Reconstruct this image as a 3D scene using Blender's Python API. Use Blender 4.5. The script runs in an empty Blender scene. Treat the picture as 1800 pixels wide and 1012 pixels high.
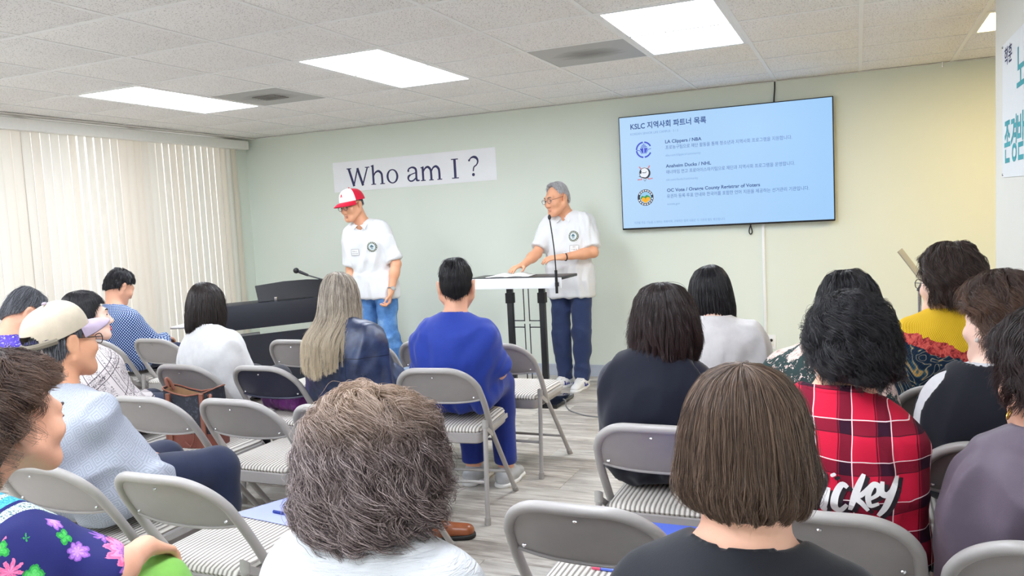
import bpy, bmesh, math, random
import numpy as np
from mathutils import Matrix, Vector, Euler
random.seed(7); RNG = np.random.default_rng(11)
SC = bpy.context.scene
COL = SC.collection
# ------------------------------------------------------------------ camera
CAM_F = 1414.8
CAM_P = np.array([-0.637, -6.768, 1.412])
def _rot(a, b, c):
    ca, sa = math.cos(a), math.sin(a); cb, sb = math.cos(b), math.sin(b); cc, sc = math.cos(c), math.sin(c)
    return np.array([[ca, -sa, 0], [sa, ca, 0], [0, 0, 1]]) @ np.array([[1, 0, 0], [0, cb, -sb], [0, sb, cb]]) @ np.array([[cc, 0, sc], [0, 1, 0], [-sc, 0, cc]])
CAM_R = _rot(0.4091, -0.0829, 0.0512)
cam = bpy.data.cameras.new('camera'); camo = bpy.data.objects.new('camera', cam); COL.objects.link(camo)
cam.sensor_width = 36; cam.sensor_fit = 'HORIZONTAL'; cam.lens = CAM_F * 36 / 1800; cam.clip_start = 0.02; cam.clip_end = 200
_m = Matrix.Identity(4)
for i in range(3):
    _m[i][0] = CAM_R[i, 0]; _m[i][1] = CAM_R[i, 2]; _m[i][2] = -CAM_R[i, 1]; _m[i][3] = CAM_P[i]
camo.matrix_world = _m
SC.camera = camo
# ------------------------------------------------------------------ world, exposure
W = bpy.data.worlds.new('world'); SC.world = W; W.use_nodes = True
W.node_tree.nodes['Background'].inputs[0].default_value = (1.0, 0.985, 0.965, 1)
W.node_tree.nodes['Background'].inputs[1].default_value = 0.85
SC.view_settings.view_transform = 'Standard'; SC.view_settings.look = 'None'
SC.view_settings.exposure = 1.10; SC.view_settings.gamma = 1.0; SC.view_settings.use_curve_mapping = False
LIGHT_PANEL = 9.0          # radiance of the ceiling panels
SC.cycles.max_bounces = 10; SC.cycles.diffuse_bounces = 6; SC.cycles.transparent_max_bounces = 16

# ------------------------------------------------------------------ colour and materials
def lin(r, g, b):
    f = lambda c: (c / 255 / 12.92) if c / 255 <= 0.04045 else ((c / 255 + 0.055) / 1.055) ** 2.4
    return (f(r), f(g), f(b), 1.0)
MATS = {}
class NT:
    """small helper to write node trees"""
    def __init__(s, mat): s.t = mat.node_tree; s.n = s.t.nodes; s.b = s.n.get('Principled BSDF')
    def new(s, typ, **kw):
        nd = s.n.new(typ)
        for k, v in kw.items():
            if k.startswith('i_'):
                key = k[2:]; key = int(key) if key.isdigit() else key.replace('_', ' ')
                s.put(nd, key, v)
            else: setattr(nd, k, v)
        return nd
    def put(s, nd, key, v):
        if isinstance(v, bpy.types.NodeSocket): s.t.links.new(v, nd.inputs[key])
        else: nd.inputs[key].default_value = v
    def math(s, op, a, b=0.0, c=0.0):
        nd = s.n.new('ShaderNodeMath'); nd.operation = op
        s.put(nd, 0, a); s.put(nd, 1, b)
        if op in ('MULTIPLY_ADD', 'SMOOTHSTEP', 'COMPARE'): s.put(nd, 2, c)
        return nd.outputs[0]
    def mix(s, f, a, b):
        nd = s.n.new('ShaderNodeMix'); nd.data_type = 'RGBA'
        s.put(nd, 0, f); s.put(nd, 6, a); s.put(nd, 7, b); return nd.outputs[2]
    def ramp(s, f, stops, interp='LINEAR'):
        nd = s.n.new('ShaderNodeValToRGB'); cr = nd.color_ramp; cr.interpolation = interp
        while len(cr.elements) < len(stops): cr.elements.new(0.5)
        for e, (p, c) in zip(cr.elements, stops): e.position = p; e.color = c
        s.put(nd, 0, f); return nd.outputs[0]
    def noise(s, vec=None, scale=5.0, detail=2.0, rough=0.5, dist=0.0):
        nd = s.new('ShaderNodeTexNoise', i_Scale=scale, i_Detail=detail, i_Roughness=rough, i_Distortion=dist)
        if vec is not None: s.put(nd, 'Vector', vec)
        return nd.outputs['Fac']
    def obj(s): return s.new('ShaderNodeTexCoord').outputs['Object']
    def mapping(s, vec, scale=(1, 1, 1), rot=(0, 0, 0), loc=(0, 0, 0)):
        nd = s.new('ShaderNodeMapping'); s.put(nd, 'Vector', vec)
        nd.inputs['Scale'].default_value = scale; nd.inputs['Rotation'].default_value = rot; nd.inputs['Location'].default_value = loc
        return nd.outputs[0]
    def sep(s, vec):
        nd = s.n.new('ShaderNodeSeparateXYZ'); s.put(nd, 0, vec); return nd.outputs
    def bump(s, h, strength=0.3, dist=0.01):
        nd = s.new('ShaderNodeBump', i_Strength=strength, i_Distance=dist); s.put(nd, 'Height', h)
        s.t.links.new(nd.outputs[0], s.b.inputs['Normal'])
    def base(s, v): s.put(s.b, 'Base Color', v)
def mat(name, col, rough=0.6, metal=0.0, spec=0.5, grain=0.0, gscale=40.0, bump=0.0, bscale=60.0, sss=0.0, coat=0.0, sheen=0.0):
    """procedural Principled material: base colour with noise grain and bump"""
    if name in MATS: return MATS[name]
    m = bpy.data.materials.new(name); m.use_nodes = True; t = NT(m); MATS[name] = m
    t.b.inputs['Roughness'].default_value = rough; t.b.inputs['Metallic'].default_value = metal
    t.b.inputs['Specular IOR Level'].default_value = spec
    if coat: t.b.inputs['Coat Weight'].default_value = coat
    if sheen: t.b.inputs['Sheen Weight'].default_value = sheen
    if sss:
        t.b.inputs['Subsurface Weight'].default_value = sss; t.b.inputs['Subsurface Radius'].default_value = (0.012, 0.005, 0.003)
    if grain:
        n = t.noise(t.obj(), gscale, 4, 0.6)
        lo = tuple(c * (1 - grain) for c in col[:3]) + (1,); hi = tuple(min(1, c * (1 + grain)) for c in col[:3]) + (1,)
        t.base(t.ramp(n, [(0.3, lo), (0.7, hi)]))
    else: t.base(col)
    if bump: t.bump(t.noise(t.obj(), bscale, 3, 0.6), bump, 0.004)
    return m
def emit(name, col, strength):
    if name in MATS: return MATS[name]
    m = bpy.data.materials.new(name); m.use_nodes = True; MATS[name] = m; t = NT(m)
    t.base((0.0, 0.0, 0.0, 1)); t.b.inputs['Roughness'].default_value = 0.3
    t.b.inputs['Emission Color'].default_value = col; t.b.inputs['Emission Strength'].default_value = strength
    return m

# ------------------------------------------------------------------ objects
def tag(o, label=None, cat=None, group=None, kind=None):
    if label: o['label'] = label
    if cat: o['category'] = cat
    if group: o['group'] = group
    if kind: o['kind'] = kind
    return o
def empty(name, loc=(0, 0, 0), rz=0.0, label=None, cat=None, group=None, kind=None, parent=None):
    o = bpy.data.objects.new(name, None); COL.objects.link(o); o.location = loc; o.rotation_euler = (0, 0, rz)
    o.empty_display_size = 0.05
    if parent: o.parent = parent
    return tag(o, label, cat, group, kind)
def link(name, me, m=None, parent=None, loc=None, rot=None):
    o = bpy.data.objects.new(name, me); COL.objects.link(o)
    if m is not None and len(me.materials) == 0: me.materials.append(m)
    if parent is not None: o.parent = parent
    if loc is not None: o.location = loc
    if rot is not None: o.rotation_euler = rot
    return o
def mesh_np(name, V, F, smooth=True):
    me = bpy.data.meshes.new(name)
    V = np.asarray(V, np.float32); 
    if isinstance(F, np.ndarray) and F.ndim == 2:
        n, k = F.shape
        me.vertices.add(len(V)); me.vertices.foreach_set('co', V.ravel())
        me.loops.add(n * k); me.loops.foreach_set('vertex_index', F.astype(np.int32).ravel())
        me.polygons.add(n); me.polygons.foreach_set('loop_start', np.arange(0, n * k, k, dtype=np.int32))
        me.polygons.foreach_set('loop_total', np.full(n, k, np.int32)); me.update(calc_edges=True)
    else: me.from_pydata([tuple(map(float, v)) for v in V], [], F)
    if smooth: me.polygons.foreach_set('use_smooth', np.ones(len(me.polygons), bool))
    me.update()
    return me
class MB:
    """collects boxes, tubes, lathes and prisms into one mesh"""
    def __init__(s): s.v = []; s.f = []; s.sm = []
    def add(s, V, F, smooth=False, M=None):
        b = len(s.v)
        if M is not None: V = [tuple(M @ Vector(v)) for v in V]
        s.v += [tuple(v) for v in V]; s.f += [tuple(b + i for i in f) for f in F]; s.sm += [smooth] * len(F); return s
    def box(s, lo, hi, M=None, bev=0.0):
        if bev <= 0:
            x0, y0, z0 = lo; x1, y1, z1 = hi
            V = [(x0, y0, z0), (x1, y0, z0), (x1, y1, z0), (x0, y1, z0), (x0, y0, z1), (x1, y0, z1), (x1, y1, z1), (x0, y1, z1)]
            return s.add(V, [(0, 3, 2, 1), (4, 5, 6, 7), (0, 1, 5, 4), (1, 2, 6, 5), (2, 3, 7, 6), (3, 0, 4, 7)], False, M)
        bm = bmesh.new(); bmesh.ops.create_cube(bm, size=1)
        for v in bm.verts: v.co = Vector([(lo[i] + hi[i]) / 2 + v.co[i] * (hi[i] - lo[i]) for i in range(3)])
        bmesh.ops.bevel(bm, geom=bm.edges[:], offset=bev, segments=2, affect='EDGES', profile=0.5)
        bm.verts.index_update()
        s.add([v.co[:] for v in bm.verts], [[v.index for v in f.verts] for f in bm.faces], True, M); bm.free(); return s
    def tube(s, pts, r, n=10, caps=True, M=None, closed=False):
        V, F = tube_geo(pts, r, n, caps, closed); return s.add(V, F, True, M)
    def lathe(s, prof, n=24, M=None, smooth=True):
        V = []; F = []; k = len(prof)
        for i in range(n):
            a = 2 * math.pi * i / n
            for r, z in prof: V.append((r * math.cos(a), r * math.sin(a), z))
        for i in range(n):
            for j in range(k - 1):
                F.append((i * k + j, ((i + 1) % n) * k + j, ((i + 1) % n) * k + j + 1, i * k + j + 1))
        F.append(tuple(i * k for i in range(n))[::-1]); F.append(tuple(i * k + k - 1 for i in range(n)))
        return s.add(V, F, smooth, M)
    def prism(s, poly, z0, z1, M=None, smooth=False):
        n = len(poly)
        V = [(x, y, z0) for x, y in poly] + [(x, y, z1) for x, y in poly]
        F = [tuple(range(n))[::-1], tuple(range(n, 2 * n))] + [(i, (i + 1) % n, n + (i + 1) % n, n + i) for i in range(n)]
        return s.add(V, F, smooth, M)
    def mesh(s, name):
        me = bpy.data.meshes.new(name); me.from_pydata(s.v, [], s.f)
        me.polygons.foreach_set('use_smooth', s.sm); me.update()
        try: me.set_sharp_from_angle(angle=math.radians(40))
        except Exception: pass
        return me
    def build(s, name, m=None, parent=None, loc=None, rot=None): return link(name, s.mesh(name), m, parent, loc, rot)
def tube_geo(pts, r, n=10, caps=True, closed=False):
    P = [Vector(p) for p in pts]; k = len(P); R = r if hasattr(r, '__len__') else [r] * k
    V = []; F = []; up = None
    for i in range(k):
        a = P[(i - 1) % k] if (closed or i > 0) else P[i]; b = P[(i + 1) % k] if (closed or i < k - 1) else P[i]
        t = (b - a).normalized()
        if up is None:
            up = t.orthogonal().normalized()
        up = (up - t * up.dot(t)).normalized(); w = t.cross(up)
        for j in range(n):
            q = 2 * math.pi * j / n; V.append(tuple(P[i] + (up * math.cos(q) + w * math.sin(q)) * R[i]))
    for i in range(k if closed else k - 1):
        i2 = (i + 1) % k
        for j in range(n): F.append((i * n + j, i * n + (j + 1) % n, i2 * n + (j + 1) % n, i2 * n + j))
    if caps and not closed: F.append(tuple(range(n))[::-1]); F.append(tuple(range((k - 1) * n, k * n)))
    return V, F
def spline(pts, m=8, closed=False):
    """Catmull-Rom through pts"""
    P = [np.array(p, float) for p in pts]; k = len(P); out = []
    for i in range(k if closed else k - 1):
        g = lambda j: P[j % k] if closed else P[min(max(j, 0), k - 1)]
        p0, p1, p2, p3 = g(i - 1), g(i), g(i + 1), g(i + 2)
        for q in range(m):
            t = q / m
            out.append(0.5 * (2 * p1 + (p2 - p0) * t + (2 * p0 - 5 * p1 + 4 * p2 - p3) * t * t + (3 * p1 - p0 - 3 * p2 + p3) * t ** 3))
    if not closed: out.append(P[-1])
    return [tuple(map(float, p)) for p in out]
def arc(cx, cy, r, a0, a1, n=24): return [(cx + r * math.cos(math.radians(a0 + (a1 - a0) * i / n)), cy + r * math.sin(math.radians(a0 + (a1 - a0) * i / n))) for i in range(n + 1)]
def ribbon(pts, w, closed=False):
    """flat 2-D stroke polygon strip: returns V (2-D), F; w number or list (pen width along the path)"""
    k = len(pts); Wd = w if hasattr(w, '__len__') else [w] * k; V = []; F = []
    for i in range(k):
        a = pts[max(i - 1, 0)] if not closed else pts[(i - 1) % k]; b = pts[min(i + 1, k - 1)] if not closed else pts[(i + 1) % k]
        dx, dy = b[0] - a[0], b[1] - a[1]; l = math.hypot(dx, dy) or 1
        nx, ny = -dy / l * Wd[i] / 2, dx / l * Wd[i] / 2
        V += [(pts[i][0] - nx, pts[i][1] - ny), (pts[i][0] + nx, pts[i][1] + ny)]
    for i in range(k if closed else k - 1):
        j = (i + 1) % k; F.append((2 * i, 2 * j, 2 * j + 1, 2 * i + 1))
    return V, F
def text_mesh(body, size, align='LEFT', bold=0.0, shear=0.0, res=3, extrude=0.0, spacing=1.0):
    c = bpy.data.curves.new('lettering', 'FONT'); c.body = body; c.size = size; c.align_x = align; c.offset = bold; c.shear = shear
    c.resolution_u = res; c.extrude = extrude; c.space_character = spacing
    o = bpy.data.objects.new('lettering_source', c); COL.objects.link(o)
    dg = bpy.context.evaluated_depsgraph_get(); dg.update()
    me = bpy.data.meshes.new_from_object(o.evaluated_get(dg)); bpy.data.objects.remove(o); bpy.data.curves.remove(c)
    me.name = 'lettering'; return me
def frame(o, x, y, z):
    """4x4 with the given axes"""
    M = Matrix.Identity(4)
    for i in range(3): M[i][0] = x[i]; M[i][1] = y[i]; M[i][2] = z[i]; M[i][3] = o[i]
    return M
WALLM = frame((0, 0, 0), (1, 0, 0), (0, 0, 1), (0, -1, 0))   # 2-D drawing plane on the back wall (x, z), facing the room
# ================================================================== STRUCTURE
T = 0.6096; CH = 2.40; XL = -6.53; XR = 2.2; YB = 0.0; YF = -8.6; PX = 0.0; PY = -2.05
m_wall = mat('paint_mint', lin(224, 232, 222), 0.75, grain=0.006, gscale=3, bump=0.08, bscale=180)
m_wall2 = mat('paint_offwhite', lin(222, 222, 216), 0.75, grain=0.015, gscale=3, bump=0.06, bscale=160)
m_white = mat('white_plastic', lin(238, 240, 242), 0.4, grain=0.01)
m_trimw = mat('white_trim', lin(232, 228, 222), 0.5, grain=0.02)
m_base = mat('vinyl_baseboard', lin(186, 194, 208), 0.45, grain=0.04, gscale=12)
m_black = mat('black_satin', lin(22, 23, 28), 0.35, grain=0.1)
m_dark = mat('black_matte', lin(26, 27, 33), 0.6, grain=0.1)
m_chrome = mat('chrome', lin(200, 200, 204), 0.18, 1.0, grain=0.02)
def struct(name, mb, m, parent=None):
    o = mb.build(name, m, parent)
    if parent is None: o['kind'] = 'structure'
    return o
struct('wall_back', MB().box((XL - .12, 0, 0), (XR, .12, 2.6)), m_wall)
# left wall with a wide window opening
WY0, WY1, WZ0, WZ1 = -4.6, -0.33, 0.12, 2.445
struct('wall_left', MB().box((XL - .12, WY1, 0), (XL, 0, 2.6)).box((XL - .12, YF, 0), (XL, WY0, 2.6)).box((XL - .12, WY0, WZ1), (XL, WY1, 2.6)).box((XL - .12, WY0, 0), (XL, WY1, WZ0)), m_wall)
struct('wall_right', MB().box((PX, YF, 0), (PX + .12, PY, 2.6)), m_wall2)
struct('wall_right_outer', MB().box((XR, YF, 0), (XR + .12, .12, 2.6)), m_wall2)
struct('wall_front', MB().box((XL - .12, YF - .12, 0), (XR + .12, YF, 2.6)), m_wall2)
# window: aluminium frame and panes
m_alu = mat('aluminium', lin(150, 150, 150), 0.4, 0.8, grain=0.03)
m_glass = bpy.data.materials.new('window_glass'); m_glass.use_nodes = True
_t = NT(m_glass); _t.b.inputs['Transmission Weight'].default_value = 1; _t.b.inputs['Roughness'].default_value = 0.02; _t.b.inputs['IOR'].default_value = 1.05
_t.base((0.96, 0.98, 0.97, 1))
win = empty('window_1', (XL - .06, 0, 0), kind='structure')
fr = MB(); n = 4
for k in range(n + 1):
    y = WY0 + (WY1 - WY0) * k / n; fr.box((-.03, y - .025, WZ0), (.03, y + .025, WZ1))
fr.box((-.03, WY0, WZ0), (.03, WY1, WZ0 + .05)).box((-.03, WY0, WZ1 - .05), (.03, WY1, WZ1))
fr.build('window_frame', m_alu, win)
for k in range(n):
    y0 = WY0 + (WY1 - WY0) * k / n + .025; y1 = WY0 + (WY1 - WY0) * (k + 1) / n - .025
    MB().box((-.004, y0, WZ0 + .05), (.004, y1, WZ1 - .05)).build('pane', m_glass, win)
# baseboards
struct('baseboard_back', MB().box((XL, -.012, 0), (XR, 0, .104)).box((XL, -.016, .09), (XR, 0, .098)), m_base)
struct('baseboard_left', MB().box((XL, WY1, 0), (XL + .012, -.016, .104)), m_base)
struct('baseboard_right', MB().box((PX - .012, YF, 0), (PX, PY, .104)), m_base)
# ------------------------------------------------------------------ floor of planks
def wood_mat():
    m = bpy.data.materials.new('vinyl_plank'); m.use_nodes = True; t = NT(m)
    rnd = t.new('ShaderNodeObjectInfo').outputs['Random']
    v = t.obj(); off = t.new('ShaderNodeCombineXYZ'); t.put(off, 0, t.math('MULTIPLY', rnd, 37.0)); t.put(off, 1, t.math('MULTIPLY', rnd, 91.0))
    va = t.new('ShaderNodeVectorMath', operation='ADD'); t.put(va, 0, v); t.put(va, 1, off.outputs[0])
    vec = va.outputs[0]
    g = t.noise(t.mapping(vec, (1.6, 26, 1)), 1.6, 8, 0.62, 0.6)
    g2 = t.noise(t.mapping(vec, (2.2, 9, 1)), 2.0, 4, 0.6, 1.2)
    fine = t.noise(t.mapping(vec, (6, 190, 1)), 2.0, 3, 0.6)
    f = t.math('ADD', t.math('MULTIPLY', g, 0.6), t.math('MULTIPLY', g2, 0.4))
    f = t.math('ADD', f, t.math('MULTIPLY', t.math('SUBTRACT', fine, 0.5), 0.25))
    f = t.math('ADD', f, t.math('MULTIPLY', t.math('SUBTRACT', rnd, 0.5), 0.16))
    t.base(t.ramp(f, [(0.28, lin(112, 102, 94)), (0.42, lin(158, 150, 142)), (0.55, lin(196, 190, 182)), (0.72, lin(218, 214, 208))]))
    t.b.inputs['Roughness'].default_value = 0.34
    t.put(t.b, 'Roughness', t.math('MULTIPLY_ADD', g, 0.25, 0.22))
    t.bump(f, 0.12, 0.003); return m
m_wood = wood_mat()
m_joint = mat('floor_underlay', lin(96, 90, 84), 0.8, grain=0.1)
floor = MB().box((XL - .12, YF - .12, -.12), (XR + .12, .12, -.006)).build('floor', m_joint); floor['kind'] = 'structure'
PLW, PLL = 0.182, 1.22
plank_me = MB().box((0, 0, -.008), (PLL - .0018, PLW - .0018, 0), bev=.0011).mesh('plank'); plank_me.materials.append(m_wood)
r = random.Random(3)
def plank(x0, x1, y0, y1):
    if x1 - x0 < .02: return
    if abs((x1 - x0) - PLL) < 1e-4 and abs(y1 - y0 - PLW) < 1e-4: me = plank_me
    else: me = MB().box((0, 0, -.008), (x1 - x0 - .0018, y1 - y0 - .0018, 0), bev=.0011).mesh('plank')
    link('plank', me, m_wood, floor, (x0, y0, 0))
row = 0; y1 = -.001
while y1 > -6.2:
    y0 = y1 - PLW; x = XL + .001 - r.choice([0.15, .37, .58, .8, .97]) * PLL; xe = PX - .002 if y0 < PY else 1.2
    while x < xe:
        plank(max(x, XL + .001), min(x + PLL, xe), y0, y1); x += PLL
    y1 = y0; row += 1
MB().box((XL, YF, -.006), (PX, y1 - .002, 0)).build('plank_field', m_wood, floor)
# ------------------------------------------------------------------ ceiling of lay-in tiles
def tile_mat():
    m = bpy.data.materials.new('acoustic_tile'); m.use_nodes = True; t = NT(m)
    rnd = t.new('ShaderNodeObjectInfo').outputs['Random']
    off = t.new('ShaderNodeCombineXYZ'); t.put(off, 0, t.math('MULTIPLY', rnd, 57.0)); t.put(off, 1, t.math('MULTIPLY', rnd, 13.0))
    va = t.new('ShaderNodeVectorMath', operation='ADD'); t.put(va, 0, t.obj()); t.put(va, 1, off.outputs[0]); v = va.outputs[0]
    vor = t.new('ShaderNodeTexVoronoi', i_Scale=120.0); t.put(vor, 'Vector', t.mapping(v, (1, 1, .2))); d = vor.outputs['Distance']
    sel = t.noise(v, 95, 1, 0.5)
    hole = t.math('MULTIPLY', t.math('LESS_THAN', d, 0.30), t.math('GREATER_THAN', sel, 0.49))
    fis = t.math('GREATER_THAN', t.noise(v, 70, 3, 0.7, 1.0), 0.64)
    h = t.math('MAXIMUM', hole, t.math('MULTIPLY', fis, 0.55))
    soft = t.noise(v, 4, 2, 0.5)
    basec = t.mix(soft, lin(238, 235, 232), lin(244, 242, 240))
    t.base(t.mix(t.math('MULTIPLY', h, 0.75), basec, lin(138, 130, 126)))
    t.b.inputs['Roughness'].default_value = 0.95; t.b.inputs['Specular IOR Level'].default_value = 0.1
    t.bump(t.math('SUBTRACT', 1.0, h), 0.35, 0.004); return m
m_tile = tile_mat()
m_tee = mat('grid_tee_white', lin(238, 237, 236), 0.45, grain=0.01)
ceil = MB().box((XL - .12, YF - .12, 2.46), (XR + .12, .12, 2.6)).build('ceiling', m_trimw); ceil['kind'] = 'structure'
YT = -1.0391   # y of grid row D
rowy = lambda j: YT - j * T    # j: D=0, C=1, B=2, A=3 ...
LIGHTS = [(-9, 1), (-6, 1), (-3, 1)]   # columns of the troffers, from row 1 to row 3
cells_used = set()
for c, j in LIGHTS: cells_used |= {(c, j), (c, j + 1)}
REAR = [(c_, j_) for j_ in (6, 9) for c_ in (-9, -6, -3)]  # unseen panels repeating the array further back, added for even light
for c, j in REAR: cells_used |= {(c, j), (c, j + 1)}
cells_used |= {(0, 0), (1, 0), (-8, 1), (-4, 1)}
tile_me = MB().box((-.297, -.297, 0), (.297, .297, .015), bev=.002).mesh('ceiling_tile'); tile_me.materials.append(m_tile)
for c in range(-11, 4):
    for j in range(-2, 12):
        if (c, j) in cells_used: continue
        x0, x1 = c * T, (c + 1) * T; yb, yf = rowy(j), rowy(j + 1)
        x0 = max(x0, XL + .02); x1 = min(x1, XR); yb = min(yb, -.005); yf = max(yf, YF)
        if x1 - x0 < .03 or yb - yf < .03: continue
        if abs(x1 - x0 - T) < 1e-4 and abs(yb - yf - T) < 1e-4: me = tile_me
        else:
            me = MB().box((-(x1 - x0) / 2 + .006, -(yb - yf) / 2 + .006, 0), ((x1 - x0) / 2 - .006, (yb - yf) / 2 - .006, .015), bev=.002).mesh('ceiling_tile')
        link('ceiling_tile', me, m_tile, ceil, ((x0 + x1) / 2, (yb + yf) / 2, 2.4035))
for c in range(-10, 4):
    MB().box((c * T - .012, YF, 2.4), (c * T + .012, -.001, 2.404)).box((c * T - .003, YF, 2.404), (c * T + .003, -.001, 2.45)).build('main_runner', m_tee, ceil)
for j in range(-1, 13):
    y = rowy(j); MB().box((XL, y - .012, 2.4004), (XR, y + .012, 2.4034)).build('cross_tee', m_tee, ceil)
MB().box((XL, -.022, 2.397), (XR, 0, 2.4)).build('wall_angle', m_tee, ceil)
# light cove gap and white angle above the blinds
struct('trim_1', MB().box((XL, -4.7, 2.392), (XL + .14, 0, 2.3995)), m_trimw)
m_diff = emit('light_diffuser', (0.91, 0.97, 1.06, 1), LIGHT_PANEL)
m_diffw = emit('light_diffuser_warm', (1.0, 0.72, 0.30, 1), 10.0)
def troffer(x0, x1, yf, yb, label, warm=False, group='ceiling light panels'):
    o = empty('ceiling_light', ((x0 + x1) / 2, (yf + yb) / 2, 2.4), label=label, cat='ceiling light', group=group)
    a, b = (x1 - x0) / 2 - .013, (yb - yf) / 2 - .013; w = .022
    f = MB()
    for lo, hi in (((-a, -b), (a, -b + w)), ((-a, b - w), (a, b)), ((-a, -b + w), (-a + w, b - w)), ((a - w, -b + w), (a, b - w))):
        f.box((lo[0], lo[1], .0), (hi[0], hi[1], .02))
    f.build('frame', m_tee, o)
    MB().box((-a + w, -b + w, .007), (a - w, b - w, .014)).build('diffuser', m_diffw if warm else m_diff, o)
for (c, j), lb in zip(LIGHTS, ['rectangular ceiling light panel nearest the blinds', 'rectangular ceiling light panel in the middle of the row, above the red cap', 'rectangular ceiling light panel nearest the wall screen']):
    troffer(c * T, (c + 1) * T, rowy(j + 2), rowy(j), lb)
for k_, (c, j) in enumerate(REAR): troffer(c * T, (c + 1) * T, rowy(j + 2), rowy(j), 'ceiling light panel in the %s row behind the camera, %s from the blinds' % (('second', 'third', 'fourth')[k_ // 3], ('first', 'second', 'third')[k_ % 3]), group='ceiling light panels behind the seats')
troffer(0, 2 * T, rowy(1), rowy(0), 'warm ceiling light panel partly hidden by the right partition wall', True)
def vent_mat():
    m = bpy.data.materials.new('vent_panel'); m.use_nodes = True; t = NT(m)
    s = t.sep(t.mapping(t.obj(), (1, 1, 1)))
    w = t.noise(t.mapping(t.obj(), (3, 9, 1)), 2.0, 4, 0.6)
    d = t.math('SQRT', t.math('ADD', t.math('POWER', t.math('MULTIPLY', s[0], 4.4), 2.0), t.math('POWER', t.math('MULTIPLY', s[1], 6.5), 2.0)))
    f = t.math('ADD', d, t.math('MULTIPLY', t.math('SUBTRACT', w, 0.5), 0.9))
    t.base(t.ramp(f, [(0.1, lin(112, 106, 103)), (0.55, lin(138, 133, 130)), (0.95, lin(170, 168, 166)), (1.0, lin(176, 174, 172))]))
    t.b.inputs['Roughness'].default_value = 0.45; return m
m_vent = vent_mat()
for c, j, lb in ((-8, 1, 'square grey air vent with slots beside the light panel nearest the blinds'), (-4, 1, 'grey dusty air vent panel beside the light panel nearest the screen')):
    o = empty('ceiling_vent', ((c + .5) * T, (rowy(j) + rowy(j + 1)) / 2, 2.4), label=lb, cat='air vent', group='ceiling air vents')
    MB().box((-.292, -.292, .002), (.292, .292, .012)).build('panel', m_vent, o)
    for k in range(6 if c == -8 else 0):
        MB().box((-.10, -.075 + k * .03, -.004), (.10, -.063 + k * .03, .002)).build('slat', m_vent, o)
# ================================================================== OBJECTS ON THE WALLS
# ------------------------------------------------------------------ vertical blind
def slat_mat():
    m = bpy.data.materials.new('blind_slat'); m.use_nodes = True; t = NT(m)
    rnd = t.new('ShaderNodeObjectInfo').outputs['Random']
    n = t.noise(t.mapping(t.obj(), (60, 60, 1.5)), 2, 3, 0.6)
    c = t.mix(rnd, lin(236, 233, 226), lin(238, 228, 214))
    c = t.mix(t.math('MULTIPLY', n, 0.25), c, lin(226, 222, 212))
    t.base(c); t.b.inputs['Roughness'].default_value = 0.55
    tr = t.new('ShaderNodeBsdfTranslucent'); t.put(tr, 'Color', c)
    mx = t.new('ShaderNodeMixShader'); mx.inputs[0].default_value = 0.22
    t.t.links.new(t.b.outputs[0], mx.inputs[1]); t.t.links.new(tr.outputs[0], mx.inputs[2])
    t.t.links.new(mx.outputs[0], t.n['Material Output'].inputs['Surface']); return m
m_slat = slat_mat()
blind = empty('vertical_blind', (-6.47, 0, 0), label='cream vertical blind with many slats covering the window', cat='blind')
slat_me = None
def make_slat(z0, z1):
    V = []; F = []; k = 6
    for i in range(k + 1):
        y = -.0445 + .089 * i / k; x = .006 * math.cos(math.pi * (i / k - .5)) - .006
        V += [(x, y, z0), (x, y, z1)]
    for i in range(k): F.append((2 * i, 2 * i + 2, 2 * i + 3, 2 * i + 1))
    me = mesh_np('slat', V, F); me.materials.append(m_slat); return me
slat_me = make_slat(.05, 2.288)
rs = random.Random(5)
y = -.252
angs = {9: -19, 10: -23, 11: -26, 12: -16}
for k in range(44):
    kk = 31 - k
    a = -10.2 + rs.uniform(-2.2, 2.2)
    if 19 < k < 24: a = -15 - rs.uniform(0, 5)
    if 12 < k <= 17: a = -4 + rs.uniform(-3, 2)
    o = link('slat', slat_me, m_slat, blind, (0, y, 0), (0, 0, math.radians(-a))); y -= .08
vl = MB().box((-.055, -4.9, 2.283), (.055, -.085, 2.372), bev=.006)
vl.build('valance', mat('valance_vinyl', lin(240, 239, 234), .45, grain=.02), blind)
MB().box((-.02, -4.88, 2.288), (.02, -.1, 2.31)).build('headrail', m_alu, blind)
# ------------------------------------------------------------------ screen
TVY = -.062; tx0, tx1, tz0, tz1 = -2.488, -.801, 1.286, 2.236
tv = empty('wall_screen', ((tx0 + tx1) / 2, 0, (tz0 + tz1) / 2), label='large flat wall screen showing a blue partner list slide', cat='screen')
hx, hz = (tx1 - tx0) / 2, (tz1 - tz0) / 2
MB().box((-hx, -.060, -hz), (hx, -.028, hz), bev=.004).box((-.5, -.03, -.3), (.5, -.002, .25)).build('body', m_black, tv)
MB().box((-.35, -.028, -.2), (.35, 0, -.12)).box((-.35, -.028, .12), (.35, 0, .2)).build('wall_mount', m_dark, tv)
def screen_mat():
    m = bpy.data.materials.new('screen_glow'); m.use_nodes = True; t = NT(m)
    s = t.sep(t.obj()); f = t.math('MULTIPLY_ADD', s[0], .45, .5)
    c = t.mix(f, lin(186, 219, 251), lin(158, 206, 253))
    t.base((0.01, 0.01, 0.01, 1)); t.put(t.b, 'Emission Color', c); t.b.inputs['Emission Strength'].default_value = .455; t.b.inputs['Roughness'].default_value = 0.35
    t.b.inputs['Specular IOR Level'].default_value = 0.3
    return m
scr = MB().box((-hx + .008, -.0615, -hz + .014), (hx - .008, -.059, hz - .008)).build('screen', screen_mat(), tv)
_tvo = ((tx0 + tx1) / 2, (tz0 + tz1) / 2)
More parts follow.
